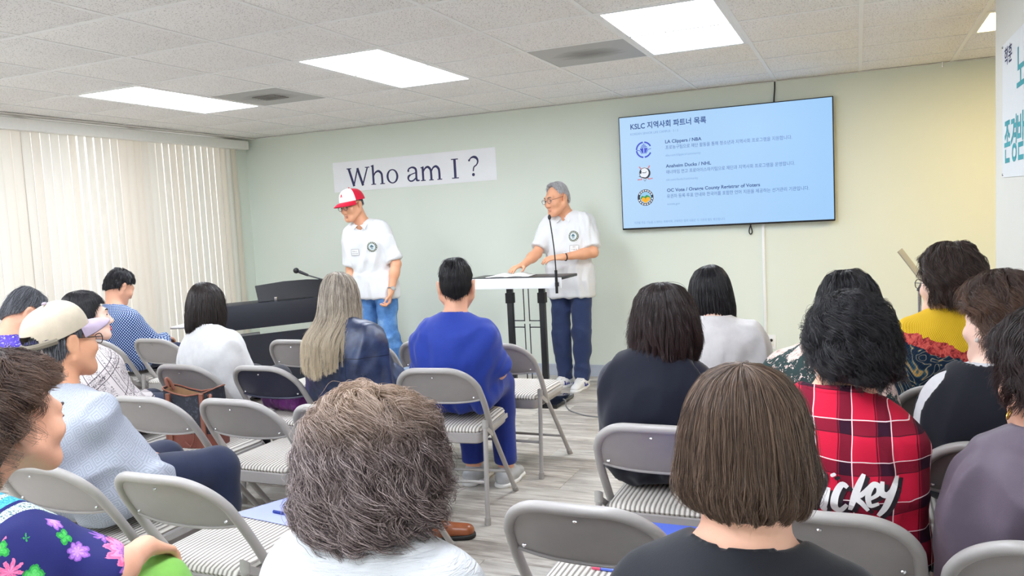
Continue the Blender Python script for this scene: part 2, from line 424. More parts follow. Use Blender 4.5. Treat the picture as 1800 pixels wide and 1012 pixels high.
def tv_flat(name, V2, F, m, lift=0.0):
    V = [(x - _tvo[0], -.0622 - lift, z - _tvo[1]) for x, z in V2]
    return link(name, mesh_np(name, V, F, False), m, scr)
e_navy = emit('slide_navy', lin(32, 70, 140), .455); e_blue = emit('slide_blue', lin(62, 100, 170), .455); e_pale = emit('slide_pale', lin(120, 160, 214), .455)
def fit_text(body, x0, x1, z, size, m, parent=None, put=None, bold=0.0, name='lettering', res=3):
    me = text_mesh(body, size, bold=bold, res=res); n = len(me.vertices); a = np.empty(n * 3, np.float32); me.vertices.foreach_get('co', a); a = a.reshape(-1, 3)
    sx = (x1 - x0) / (a[:, 0].max() - a[:, 0].min()) if x1 is not None else 1.0
    X = (a[:, 0] - a[:, 0].min()) * sx + x0; Z = a[:, 1] + z
    P = np.array([put(x, zz) for x, zz in zip(X, Z)], np.float32); me.vertices.foreach_set('co', P.ravel()); me.update()
    return link(name, me, m, parent)
tvput = lambda x, z: (x - _tvo[0], -.0622, z - _tvo[1])
for body, x0, x1, z, s, m, b in [
    ('KSLC 지역사회 파트너 목록', -2.386, -1.758, 2.126, .060, e_navy, .0012), ('KOREAN SENIOR LIFE CAMPUS · 3 / 3', -2.388, -1.988, 2.076, .026, e_pale, 0),
    ('LA Clippers / NBA', -2.097, -1.800, 1.987, .038, e_navy, .0008), ('프로농구팀으로 재단 활동을 통해 청소년과 지역사회 프로그램을 지원합니다.', -2.096, -1.104, 1.939, .036, e_blue, 0), ('nba.com/clippers/community', -2.098, -1.81, 1.879, .026, e_pale, 0),
    ('Anaheim Ducks / NHL', -2.099, -1.729, 1.787, .038, e_navy, .0008), ('애너하임 연고 프로아이스하키팀으로 재단과 지역사회 프로그램을 운영합니다.', -2.097, -1.087, 1.737, .036, e_blue, 0), ('nhl.com/ducks/community', -2.098, -1.837, 1.678, .026, e_pale, 0),
    ('OC Vote / Orange County Registrar of Voters', -2.096, -1.352, 1.587, .038, e_navy, .0008), ('유권자 등록·투표 안내와 한국어를 포함한 언어 지원을 제공하는 선거관리 기관입니다.', -2.098, -.986, 1.538, .036, e_blue, 0), ('ocvote.gov', -2.098, -1.993, 1.478, .026, e_pale, 0),
    ('기관별 주요 기능을 소개하는 목록이며, 구체적인 협력 내용은 각 기관과 별도 확인합니다.', -2.386, -1.628, 1.333, .024, e_pale, 0)]:
    fit_text(body, x0, x1, z, s, m, scr, tvput, b)
def disc(cx, cz, r, n=28, r2=None): return [(cx + r * math.cos(2 * math.pi * i / n), cz + (r2 or r) * math.sin(2 * math.pi * i / n)) for i in range(n)]
def polys(name, items, m, lift=0.0):
    V = []; F = []
    for kind, *a in items:
        b = len(V)
        if kind == 'p': V += a[0]; F.append(tuple(range(b, b + len(a[0]))))
        else:
            v, f = ribbon(*a); V += v; F += [tuple(b + i for i in q) for q in f]
    return tv_flat(name, V, F, m, lift)
e_royal = emit('slide_royal', lin(48, 70, 205), .455); e_blk = emit('slide_black', lin(24, 26, 48), .455); e_wht = emit('slide_white', lin(236, 240, 250), .455)
e_grn = emit('slide_green', lin(40, 150, 60), .455); e_org = emit('slide_orange', lin(250, 180, 30), .455); e_sky = emit('slide_sky', lin(150, 205, 240), .455); e_red = emit('slide_red', lin(214, 120, 130), .455)
cx, cz, r_ = -2.279, 1.949, .062
polys('logo', [('r', arc(cx, cz, r_, 95, 178), .013), ('r', arc(cx, cz, r_, 25, 85), .013), ('r', arc(cx, cz, r_, 185, 265), .013), ('r', arc(cx, cz, r_, 275, 335), .013),
    ('p', [(cx - .034, cz + .012), (cx - .003, cz + .016), (cx - .003, cz - .034), (cx - .018, cz - .022)]), ('p', [(cx + .034, cz + .012), (cx + .018, cz - .022), (cx + .003, cz - .034), (cx + .003, cz + .016)]),
    ('r', [(cx - .026, cz + .024), (cx + .026, cz + .024)], .007), ('r', [(cx - .018, cz + .036), (cx + .018, cz + .036)], .006), ('r', [(cx - .006, cz + .046), (cx + .006, cz + .046)], .006),
    ('r', [(cx - .062, cz + .0), (cx - .036, cz - .004), (cx - .016, cz - .034)], .005), ('r', [(cx + .062, cz + .006), (cx + .036, cz), (cx + .016, cz - .034)], .005)], e_royal)
cx, cz = -2.279, 1.753
polys('logo', [('r', [(cx - .062, cz - .05), (cx - .03, cz - .05), (cx + .045, cz + .062)], .010), ('r', [(cx + .066, cz - .045), (cx + .034, cz - .05), (cx - .045, cz + .058)], .010)], e_red)
polys('logo', [('p', disc(cx, cz + .002, .045, 26, .05))], e_wht, .0003)
polys('logo', [('r', arc(cx, cz + .002, .042, -120, 80, 20), [.004 + .012 * math.sin(math.pi * i / 20) for i in range(21)]), ('r', arc(cx, cz + .002, .044, 80, 240, 20), .005), ('p', disc(cx - .034, cz + .014, .008, 14, .018)),
    ('r', [(cx - .05, cz - .022), (cx - .03, cz - .03), (cx + .0, cz - .036)], .005), ('r', [(cx - .02, cz + .006), (cx + .006, cz + .004), (cx + .016, cz + .014)], .005), ('r', [(cx - .01, cz - .048), (cx, cz - .066), (cx + .012, cz - .048)], .004)], e_blk, .0006)
cx, cz = -2.279, 1.551
polys('logo', [('r', arc(cx, cz, .058, 0, 360, 40), .020)], e_blk)
polys('logo', [('p', disc(cx, cz, .047))], e_sky, .0003)
polys('logo', [('p', [(cx - .045, cz - .006), (cx - .03, cz + .016), (cx - .008, cz + .008), (cx + .01, cz + .022), (cx + .034, cz + .010), (cx + .046, cz - .006), (cx + .03, cz - .02), (cx - .03, cz - .02)])], e_grn, .0006)
polys('logo', [('p', disc(cx - .018, cz - .016, .018, 18)), ('p', disc(cx + .02, cz - .014, .018, 18)), ('p', disc(cx + .001, cz - .03, .016, 18))], e_org, .0009)
polys('logo', [('r', arc(cx, cz, .058, a, a + 13, 3), .010) for a in list(range(20, 160, 20)) + list(range(195, 345, 21))], e_wht, .0006)
# cable above and loop below the screen
tag(MB().tube(spline([(-1.228, -.006, 2.399), (-1.229, -.008, 2.34), (-1.235, -.012, 2.27), (-1.237, -.02, 2.2)]), .005, 8).build('cable', m_dark), 'thin black cable running from the ceiling down behind the screen', 'cable')
tag(MB().tube(spline([(-1.432, -.03, 1.29), (-1.448, -.02, 1.25), (-1.45, -.016, 1.222), (-1.44, -.015, 1.208), (-1.428, -.016, 1.222), (-1.43, -.02, 1.25), (-1.44, -.03, 1.29)]), .0045, 8).build('cable', m_dark), 'black cable loop hanging under the bottom edge of the screen', 'cable')
tag(MB().box((-1.353, -.016, .30), (-1.331, 0, 1.30), bev=.003).build('cable_conduit', m_white), 'white vertical cable conduit on the wall below the screen', 'conduit')
ou = empty('wall_outlet', (-1.30, 0, .327), label='white wall outlet plate with a black plug at the foot of the conduit', cat='outlet')
MB().box((-.036, -.008, -.058), (.036, 0, .058), bev=.004).build('plate', m_white, ou)
MB().box((-.016, -.011, -.04), (.016, -.007, -.012), bev=.003).build('socket', mat('socket_ivory', lin(228, 228, 226), .4, grain=.02), ou)
MB().lathe([(0, 0), (.011, 0), (.012, .012), (.006, .018), (0, .018)], 14, Matrix.Translation((0, -.008, .016)) @ Matrix.Rotation(math.pi / 2, 4, 'X')).tube(spline([(0, -.024, .016), (-.02, -.028, .018), (-.04, -.026, .014)]), .003, 6).build('plug', m_black, ou)
# ------------------------------------------------------------------ paper banner
sg = empty('paper_sign', (-4.56, 0, 1.937), label='long white paper sign reading Who am I ? in navy serif letters', cat='sign')
P = [(-.893, .142), (.893, .153), (.897, -.143), (-.889, -.153)]
MB().prism(P, 0, .0025, frame((0, -.001, 0), (1, 0, 0), (0, 0, 1), (0, -1, 0))).build('paper', mat('paper_white', lin(242, 244, 248), .7, grain=.015, gscale=6), sg)
m_navy = mat('ink_navy', lin(44, 44, 92), .6, grain=.05)
def letter(strokes):
    V = []; F = []; lift = 0
    for s in strokes:
        if s[0] == 'p': v, f = s[1], [tuple(range(len(s[1])))]
        else: v, f = ribbon(s[1], s[2], s[3] if len(s) > 3 else False)
        b = len(V); lift += .00002
        V += [(x + 4.56, -.0042 - lift, z - 1.937) for x, z in v]; F += [tuple(b + i for i in q) for q in f]
    link('letter', mesh_np('letter', V, F, False), m_navy, sg)
def S(x0, z0, x1, z1, w=.022): return ('r', [(x0, z0), (x1, z1)], w)
def serif(x, z, w=.05, h=.009): return ('p', [(x - w / 2, z - h / 2), (x + w / 2, z - h / 2), (x + w / 2, z + h / 2), (x - w / 2, z + h / 2)])
cap, base_, xh = 2.008, 1.838, 1.966
letter([S(-5.265, cap, -5.212, base_ - .004, .026), S(-5.215, base_, -5.160, cap, .015), S(-5.163, cap, -5.108, base_ - .004, .026), S(-5.112, base_, -5.046, cap, .015), serif(-5.262, cap, .056), serif(-5.048, cap, .052)])
hump = lambda x0, x1, zt, zb, w: ('r', spline([(x0, zt - .045), (x0 + (x1 - x0) * .22, zt - .016), (x0 + (x1 - x0) * .6, zt - .004), (x0 + (x1 - x0) * .93, zt - .028), (x1, zt - .065), (x1, zb)], 6), [w * .45 + w * .55 * min(1, i / 14) for i in range(31)])
letter([S(-4.985, base_, -4.985, 2.022, .023), ('p', [(-5.008, 2.018), (-4.975, 2.028), (-4.975, 2.012), (-5.006, 2.010)]), hump(-4.978, -4.885, xh, base_, .023), serif(-4.985, base_, .054), serif(-4.883, base_, .054)])
def oring(x, z, rx, rz): 
    n = 36; V = []; F = []
    for i in range(n):
        a = 2 * math.pi * i / n; V += [(x + rx * math.cos(a), z + rz * math.sin(a)), (x + (rx - .023) * math.cos(a), z + (rz - .011) * math.sin(a))]
    return V, [(2 * i, 2 * ((i + 1) % n), 2 * ((i + 1) % n) + 1, 2 * i + 1) for i in range(n)]
v, f = oring(-4.768, 1.901, .066, .069)
link('letter', mesh_np('letter', [(x + 4.56, -.0042, z - 1.937) for x, z in v], f, False), m_navy, sg)
letter([('r', spline([(-4.592, 1.945), (-4.575, 1.962), (-4.545, 1.970), (-4.515, 1.960), (-4.503, 1.935), (-4.503, 1.86), (-4.492, 1.843), (-4.468, 1.842)], 5), [.010, .012, .014, .014, .014, .014, .014, .014, .014, .015, .016, .017, .018, .019, .020, .021, .022] + [.022] * 12 + [.020, .018, .016, .014, .012, .010, .009]),
        ('r', spline([(-4.503, 1.918), (-4.545, 1.908), (-4.585, 1.890), (-4.592, 1.862), (-4.572, 1.842), (-4.54, 1.845), (-4.508, 1.868)], 5), [.010] * 8 + [.016, .019, .021, .022, .022, .021, .019, .017] + [.014] * 15), ('p', disc(-4.588, 1.940, .011, 12))])
letter([S(-4.430, base_, -4.430, xh, .023), ('p', [(-4.454, 1.962), (-4.420, 1.972), (-4.420, 1.956), (-4.452, 1.954)]), hump(-4.423, -4.342, xh, base_, .023), hump(-4.336, -4.254, xh, base_, .023), serif(-4.430, base_, .052), serif(-4.342, base_, .048), serif(-4.253, base_, .052)])
letter([S(-4.087, base_, -4.087, cap + .004, .026), serif(-4.087, base_, .072), serif(-4.087, cap + .004, .072)])
letter([('r', spline([(-3.936, 1.988), (-3.918, 2.010), (-3.886, 2.018), (-3.858, 2.004), (-3.848, 1.975), (-3.862, 1.945), (-3.890, 1.925), (-3.899, 1.888)], 5), [.012] * 6 + [.014, .016, .018, .020, .022, .023, .024, .024, .023, .022, .021, .020, .018, .017, .016, .015, .014, .013, .012, .012] + [.012] * 10), ('p', disc(-3.899, 1.857, .015, 18)), ('p', disc(-3.936, 1.990, .010, 12))])
# ------------------------------------------------------------------ poster on the right partition
ps = empty('wall_poster', (PX, -2.291, 1.8035), label='white paper poster with teal handwriting on the right partition wall', cat='poster'); ps.scale = (1.0494,) * 3
PP = frame((0, 0, 0), (0, -1, 0), (0, 0, 1), (-1, 0, 0))
MB().prism([(0, .296), (1.2, .287), (1.2, -.31), (0, -.29)], .001, .004, PP).build('paper', mat('poster_paper', lin(228, 232, 236), .6, grain=.01), ps)
m_teal = mat('ink_teal', lin(52, 160, 172), .55, grain=.12, gscale=30); m_ink = mat('ink_dark_navy', lin(40, 44, 96), .55, grain=.05)
pput = lambda a, b: tuple(PP @ Vector((a, b, .005)))
fit_text('학훈', .062, .25, .20, .085, m_ink, ps, pput, .001)
fit_text('노', .36, .53, .055, .22, m_teal, ps, pput, .003)
fit_text('존경', .055, .36, -.215, .21, m_teal, ps, pput, .003)
fit_text('받', .372, .53, -.215, .21, m_teal, ps, pput, .003)
for zz in (.285, -.278): MB().lathe([(0, 0), (.006, 0), (.005, .004), (0, .005)], 10, PP @ Matrix.Translation((.012, zz, .004))).build('pin', m_chrome, ps)
# small ceiling hook above the back wall
tag(MB().tube([(-.062, -.05, 2.4), (-.062, -.05, 2.375)], .004, 8).lathe([(0, 0), (.008, .004), (.008, .012), (0, .016)], 10, Matrix.Translation((-.062, -.05, 2.362))).build('ceiling_hook', m_white), 'tiny white ceiling hook near the back wall at right', 'hook')

# ================================================================== FOLDING CHAIRS
m_frame = mat('chair_enamel', lin(170, 166, 164), .34, .0, grain=.03, gscale=20)
m_frame_d = mat('chair_enamel_back', lin(160, 155, 154), .36, .0, grain=.03, gscale=20)
m_panel_dark = mat('chair_enamel_slate', lin(64, 66, 84), .3, .2, grain=.04, gscale=20)  # darker blue-grey colour for a single backrest
def ribbed_mat():
    m = bpy.data.materials.new('ribbed_upholstery'); m.use_nodes = True; t = NT(m)
    s = t.sep(t.obj()); n = t.noise(t.obj(), 14, 3, 0.6)
    w = t.math('SINE', t.math('ADD', t.math('MULTIPLY', s[0], 2 * math.pi / .0165), t.math('MULTIPLY', t.math('SUBTRACT', n, .5), 1.6)))
    f = t.math('MULTIPLY_ADD', w, .5, .5)
    fine = t.noise(t.obj(), 500, 2, 0.6)
    t.base(t.ramp(t.math('ADD', f, t.math('MULTIPLY', t.math('SUBTRACT', fine, .5), .35)), [(.12, lin(132, 126, 121)), (.42, lin(196, 191, 184)), (.8, lin(214, 209, 202))]))
    t.b.inputs['Roughness'].default_value = .85; t.bump(f, .6, .004); return m
m_rib = ribbed_mat()
m_rubber = mat('rubber_cap', lin(158, 154, 150), .55, grain=.05)
# arch of the back: tube runs up one side, over the top and down
def arch_pts():
    pts = []
    side = [(.202, -.088, .42), (.206, -.165, .55)]
    top = []
    for k in range(9):
        a = math.radians(8 + (90 - 8) * k / 8); top.append((.072 + .129 * math.cos(a), None, .622 + .123 * math.sin(a)))
    def yy(x, z): return -.088 - (z - .42) * .62 - .026 * (1 - (x / .203) ** 2) * min(1, max(0, (z - .56) / .06))
    R_ = [(x, yy(x, z), z) for x, _, z in side] + [(x, yy(x, z), z) for x, _, z in top]
    L_ = [(-x, y, z) for x, y, z in R_[::-1]]
    M_ = [(x, yy(x, .7458), .7458) for x in (.036, 0, -.036)]
    return spline(R_ + M_ + L_, 5)
AR = arch_pts()
def panel_geo():
    """pressed back panel inside the arch, slightly bowed, with a rolled lower edge"""
    nu, nv = 22, 10; V = []; F = []
    yz = lambda z: -.088 - (z - .42) * .62
    def halfw(z):
        if z <= .622: return .203
        q = (z - .622) / .123; return .072 + .129 * math.sqrt(max(0, 1 - min(1, q) ** 2))
    for side in (0, 1):
        for j in range(nv + 1):
            for i in range(nu + 1):
                u = -1 + 2 * i / nu
                zl = .572 + .016 * abs(u) ** 3; z = zl + (.742 - zl) * (1 - (1 - j / nv) ** 1.15)
                x = u * (halfw(z) - .002); bow = -.026 * (1 - (x / .203) ** 2)
                V.append((x, yz(z) + bow + (.0025 if side else -.0025) + (.004 * (1 if j == 0 else 0)), z))
    N = (nu + 1) * (nv + 1)
    for j in range(nv):
        for i in range(nu):
            a = j * (nu + 1) + i; F.append((a, a + 1, a + nu + 2, a + nu + 1)); F.append((N + a, N + a + nu + 1, N + a + nu + 2, N + a + 1))
    for i in range(nu): F.append((i, N + i, N + i + 1, i + 1))
    lip = [((-1 + 2 * i / nu) * .199, yz(.572 + .016 * abs(-1 + 2 * i / nu) ** 3) - .026 * (1 - (-1 + 2 * i / nu) ** 2) - .002, .572 + .016 * abs(-1 + 2 * i / nu) ** 3) for i in range(nu + 1)]
    mb = MB().add(V, F, True); mb.tube(lip, .005, 8); return mb.mesh('backrest')
CH_ME = {}
def chair_meshes():
    c = CH_ME
    c['back_frame'] = MB().tube(AR, .0145, 12).mesh('back_frame')
    c['backrest'] = panel_geo()
    for s in (-1, 1):
        c['front%d' % s] = MB().tube(spline([(s * .202, -.088, .42), (s * .203, -.03, .347), (s * .2085, .24, .012)], 3), .0125, 10).mesh('leg')
        c['fcap%d' % s] = MB().tube([(s * .2083, .226, .03), (s * .209, .25, 0)], .0155, 10).mesh('foot_cap')
        c['rear%d' % s] = MB().tube([(s * .2115, -.20, .475), (s * .2115, -.238, .012)], .0115, 10).mesh('leg')
        c['rcap%d' % s] = MB().tube([(s * .2115, -.2355, .035), (s * .2115, -.2385, 0)], .0148, 10).mesh('foot_cap')
        c['tcap%d' % s] = MB().tube([(s * .2115, -.201, .452), (s * .2115, -.1985, .484), (s * .2115, -.198, .455)], [.0155, .0155, .011], 10).mesh('top_cap')
        c['brk%d' % s] = MB().box((-.003, -.075, -.011), (.003, .075, .011), frame((s * .207, -.145, .43), (1, 0, 0), (0, .86, -.51), (0, .51, .86))).mesh('bracket')
        c['rail%d' % s] = MB().box((s * .196 - .004, -.16, .405), (s * .196 + .004, .2, .427)).mesh('seat_rail')
    # pan and ribbed cushion with rounded front corners
    def outline(h, y0, y1, r0, r1):
        P = []
        for cx_, cy_, r, a in ((h - r1, y1 - r1, r1, 0), (-h + r1, y1 - r1, r1, 90), (-h + r0, y0 + r0, r0, 180), (h - r0, y0 + r0, r0, 270)):
            P += [(cx_ + r * math.cos(math.radians(a + 15 * k)), cy_ + r * math.sin(math.radians(a + 15 * k))) for k in range(7)]
        return P
    def stack(levels, name):
        V = []; F = []; n = 28
        for ins, z in levels: V += [(x * (1 - ins / .2), y if abs(y) < 0 else .03 + (y - .03) * (1 - ins / .2), z) for x, y in outline(.185, -.205, .262, .03, .07)]
        for k in range(len(levels) - 1):
            for i in range(n): F.append((k * n + i, k * n + (i + 1) % n, (k + 1) * n + (i + 1) % n, (k + 1) * n + i))
        F.append(tuple(range(n))[::-1]); F.append(tuple(range((len(levels) - 1) * n, len(levels) * n)))
        return MB().add(V, F, True).mesh(name)
    c['seat_pan'] = stack([(.006, .376), (0, .382), (0, .424), (.004, .428)], 'seat_pan')
    c['seat'] = stack([(.004, .428), (.0, .436), (.006, .447), (.025, .454), (.07, .458), (.13, .459)], 'seat')
    c['front_bar'] = MB().tube([(-.206, .135, .14), (.206, .135, .14)], .008, 8).mesh('stretcher')
    c['rear_bar'] = MB().tube([(-.2115, -.222, .20), (.2115, -.222, .20)], .008, 8).mesh('stretcher')
    c['screw'] = MB().lathe([(0, 0), (.006, .0), (.005, .002), (0, .003)], 10).mesh('screw')
    for k, me in c.items():
        me.materials.append({'back_frame': m_frame, 'backrest': m_frame_d, 'seat': m_rib, 'seat_pan': m_frame_d, 'screw': m_chrome}.get(k, m_rubber if 'cap' in k else m_frame))
chair_meshes()
def chair(x, y, rz, label, group='folding chairs', dark=False):
    """x, y: middle of the seat on the floor; rz: turn in degrees (0 faces the back wall)"""
    o = empty('folding_chair', (x, y, 0), math.radians(rz), label, 'chair', group)
    for k, me in CH_ME.items():
        if k == 'screw':
            for (sx, sz) in ((0, .712), (-.168, .602), (.168, .602)):
                yy = -.088 - (sz - .42) * .62 - .026 * (1 - (sx / .21) ** 2) - .003
                link('screw', me, None, o, (sx, yy, sz), (math.radians(90 - 31.8), 0, 0))
            continue
        p = link(me.name, me, None, o)
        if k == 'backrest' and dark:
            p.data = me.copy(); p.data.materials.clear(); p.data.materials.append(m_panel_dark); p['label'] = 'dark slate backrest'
    return o
# ------------------------------------------------------------------ chairs in their rows (row 1 is nearest the podium)
CHAIRS = [
    ('C1', -1.250, -4.759, 0, 'grey folding chair beside the black T-shirt, with a pink-edged blue folder on its seat'),
    ('C2', -0.725, -4.661, 0, 'grey folding chair holding the person in the red plaid shirt'),
    ('C3', -0.276, -4.726, 0, 'grey folding chair at the lower right corner, holding the person in mauve'),
    ('C4', -1.245, -4.032, 0, 'grey folding chair holding the person in the navy vest'),
    ('C5', -2.490, -3.260, 7, 'grey folding chair holding the man in royal blue'),
    ('C6', -2.460, -2.540, 0, 'empty grey folding chair nearest the podium base, striped seat in view'),
    ('C7', -2.470, -4.844, 0, 'grey folding chair with blue paper and a pen on its seat'),
    ('C8', -2.970, -4.858, 0, 'grey folding chair holding the man in the beige cap'),
    ('C9', -3.440, -4.022, 0, 'grey folding chair with the dark leather-trimmed tote bag on its seat'),
    ('C10', -2.980, -3.990, 0, 'empty grey folding chair just right of the tote bag'),
    ('C18', -2.490, -4.005, 0, 'grey folding chair mostly hidden behind the brown curly head in front'),
    ('C11', -3.900, -3.355, 0, 'grey folding chair holding the person in the white jacket'),
    ('C12', -3.410, -3.323, 0, 'folding chair with a dark slate back and a purple bag on its seat'),
    ('C13', -4.967, -2.551, 0, 'empty grey folding chair between the polka dot shirt and the white jacket'),
    ('C14', -5.425, -2.630, 0, 'grey folding chair holding the man in the polka dot shirt'),
    ('C15', -3.850, -2.518, 0, 'empty grey folding chair in front of the piano, left of the long grey hair'),
    ('C16', -3.375, -2.484, 0, 'empty grey folding chair seen past the right shoulder of the leather jacket'),
    ('C17', -2.917, -2.50, 0, 'empty grey folding chair half hidden behind the royal blue shirt'),
    ('R3', -4.52, -4.11, 0, 'grey folding chair holding the man in the purple shirt'),
    ('R4', -3.96, -4.06, 0, 'grey folding chair holding the person in the patterned white blouse'),
    ('R13', -1.242, -3.30, 0, 'grey folding chair holding the person in the plain white shirt'),
    ('R16', -0.74, -3.96, 0, 'grey folding chair holding the person in the dark green floral top'),
    ('R17', -0.325, -3.30, 0, 'grey folding chair holding the person in the yellow sweater'),
    ('R18', -0.285, -4.03, 0, 'grey folding chair holding the person in the black vest over a white blouse'),
    ('R1', -2.37, -5.71, 0, 'grey folding chair holding the person in the navy floral blouse'),
    ('R11', -1.42, -5.62, 0, 'grey folding chair holding the person with brown curly hair in front'),
    ('R14', -0.80, -5.62, 0, 'grey folding chair holding the person in the black T-shirt'),
]
CH = {}
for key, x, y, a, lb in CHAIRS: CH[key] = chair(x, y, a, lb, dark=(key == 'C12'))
# ================================================================== FIGURE MODELLER: blended distance fields meshed into one surface
def A_(v): return np.asarray(v, np.float64)
class Field:
    """primitives blended into one closed surface; 'add' blends in, 'sub' carves, cut() trims flat"""
    def __init__(s): s.p = []; s.cuts = []
    def _push(s, fn, lo, hi, k, op): s.p.append((fn, A_(lo), A_(hi), k, op)); return s
    def rc(s, a, b, ra, rb, k=.03, op='add', flat=None):
        """tapered capsule; flat=(axis, factor) thins it along an axis"""
        a, b = A_(a), A_(b); ab = b - a; L2 = max(ab @ ab, 1e-12); m = max(ra, rb)
        if flat is not None: n = A_(flat[0]); n = n / np.linalg.norm(n); q = 1 / flat[1] - 1
        def fn(X, Y, Z):
            px, py, pz = X - a[0], Y - a[1], Z - a[2]
            if flat is not None:
                t0 = np.clip((px * ab[0] + py * ab[1] + pz * ab[2]) / L2, 0, 1)
                e = ((px - t0 * ab[0]) * n[0] + (py - t0 * ab[1]) * n[1] + (pz - t0 * ab[2]) * n[2]) * q
                px, py, pz = px + e * n[0], py + e * n[1], pz + e * n[2]
            t = np.clip((px * ab[0] + py * ab[1] + pz * ab[2]) / L2, 0, 1)
            d = np.sqrt((px - t * ab[0]) ** 2 + (py - t * ab[1]) ** 2 + (pz - t * ab[2]) ** 2) - (ra + (rb - ra) * t)
            return d * (flat[1] if flat is not None else 1)
        return s._push(fn, np.minimum(a, b) - m, np.maximum(a, b) + m, k, op)
    def fc(s, a, b, ra, rb, k=.02, op='add', flat=None):
        """tapered cylinder with flat ends"""
        a, b = A_(a), A_(b); ab = b - a; L = np.linalg.norm(ab); u = ab / L; m = max(ra, rb)
        if flat is not None: n = A_(flat[0]); n = n / np.linalg.norm(n); n = n - (n @ u) * u; n /= np.linalg.norm(n); q = 1 / flat[1] - 1
        def fn(X, Y, Z):
            px, py, pz = X - a[0], Y - a[1], Z - a[2]; h = px * u[0] + py * u[1] + pz * u[2]; t = np.clip(h / L, 0, 1)
            rx, ry, rz = px - h * u[0], py - h * u[1], pz - h * u[2]
            if flat is not None:
                e = (rx * n[0] + ry * n[1] + rz * n[2]) * q; rx, ry, rz = rx + e * n[0], ry + e * n[1], rz + e * n[2]
            rad = (np.sqrt(rx * rx + ry * ry + rz * rz) - (ra + (rb - ra) * t)) * (flat[1] if flat is not None else 1)
            return np.maximum(rad, np.maximum(-h, h - L))
        return s._push(fn, np.minimum(a, b) - m, np.maximum(a, b) + m, k, op)
    def el(s, c, r, R=None, k=.03, op='add'):
        c, r = A_(c), A_(r); m = r.max(); R = None if R is None else A_(R)
        def fn(X, Y, Z):
            px, py, pz = X - c[0], Y - c[1], Z - c[2]
            if R is not None: px, py, pz = (px * R[0, 0] + py * R[1, 0] + pz * R[2, 0], px * R[0, 1] + py * R[1, 1] + pz * R[2, 1], px * R[0, 2] + py * R[1, 2] + pz * R[2, 2])
            k0 = np.sqrt((px / r[0]) ** 2 + (py / r[1]) ** 2 + (pz / r[2]) ** 2) + 1e-9
            k1 = np.sqrt((px / r[0] ** 2) ** 2 + (py / r[1] ** 2) ** 2 + (pz / r[2] ** 2) ** 2) + 1e-9
            return k0 * (k0 - 1) / k1
        ext = r if R is None else np.abs(R) @ r
        return s._push(fn, c - ext, c + ext, k, op)
    def cut(s, p, n):
        """removes what lies on the side of the plane that n points to"""
        p, n = A_(p), A_(n); n = n / np.linalg.norm(n); s.cuts.append((p, n)); return s
    def mesh(s, h, noise=None):
        ad = [q for q in s.p if q[4] == 'add']
        lo = np.min([q[1] for q in ad], 0) - 3 * h - .01; hi = np.max([q[2] for q in ad], 0) + 3 * h + .01
        n = np.ceil((hi - lo) / h).astype(int) + 1
        ax = [lo[i] + h * np.arange(n[i]) for i in range(3)]
        D = np.full(n, 0.05, np.float32)
        for fn, a, b, k, op in s.p:
            i0 = np.clip(np.floor((a - k - 2 * h - lo) / h).astype(int), 0, n - 1); i1 = np.clip(np.ceil((b + k + 2 * h - lo) / h).astype(int) + 1, 1, n)
            if (i1 <= i0).any(): continue
            sl = tuple(slice(i0[i], i1[i]) for i in range(3))
            f = fn(ax[0][sl[0]][:, None, None], ax[1][sl[1]][None, :, None], ax[2][sl[2]][None, None, :]).astype(np.float32)
            d = D[sl]
            if op == 'add': q = np.maximum(k - np.abs(d - f), 0) / k; D[sl] = np.minimum(d, f) - q * q * k * .25
            else: q = np.maximum(k - np.abs(d + f), 0) / k; D[sl] = np.maximum(d, -f) + q * q * k * .25
        for p, nn in s.cuts:
            D = np.maximum(D, (ax[0][:, None, None] - p[0]) * nn[0] + (ax[1][None, :, None] - p[1]) * nn[1] + (ax[2][None, None, :] - p[2]) * nn[2]).astype(np.float32)
        return surface(D, lo, h)
_CO = [(0, 0, 0), (1, 0, 0), (0, 1, 0), (1, 1, 0), (0, 0, 1), (1, 0, 1), (0, 1, 1), (1, 1, 1)]
_ED = [(0, 1), (2, 3), (4, 5), (6, 7), (0, 2), (1, 3), (4, 6), (5, 7), (0, 4), (1, 5), (2, 6), (3, 7)]
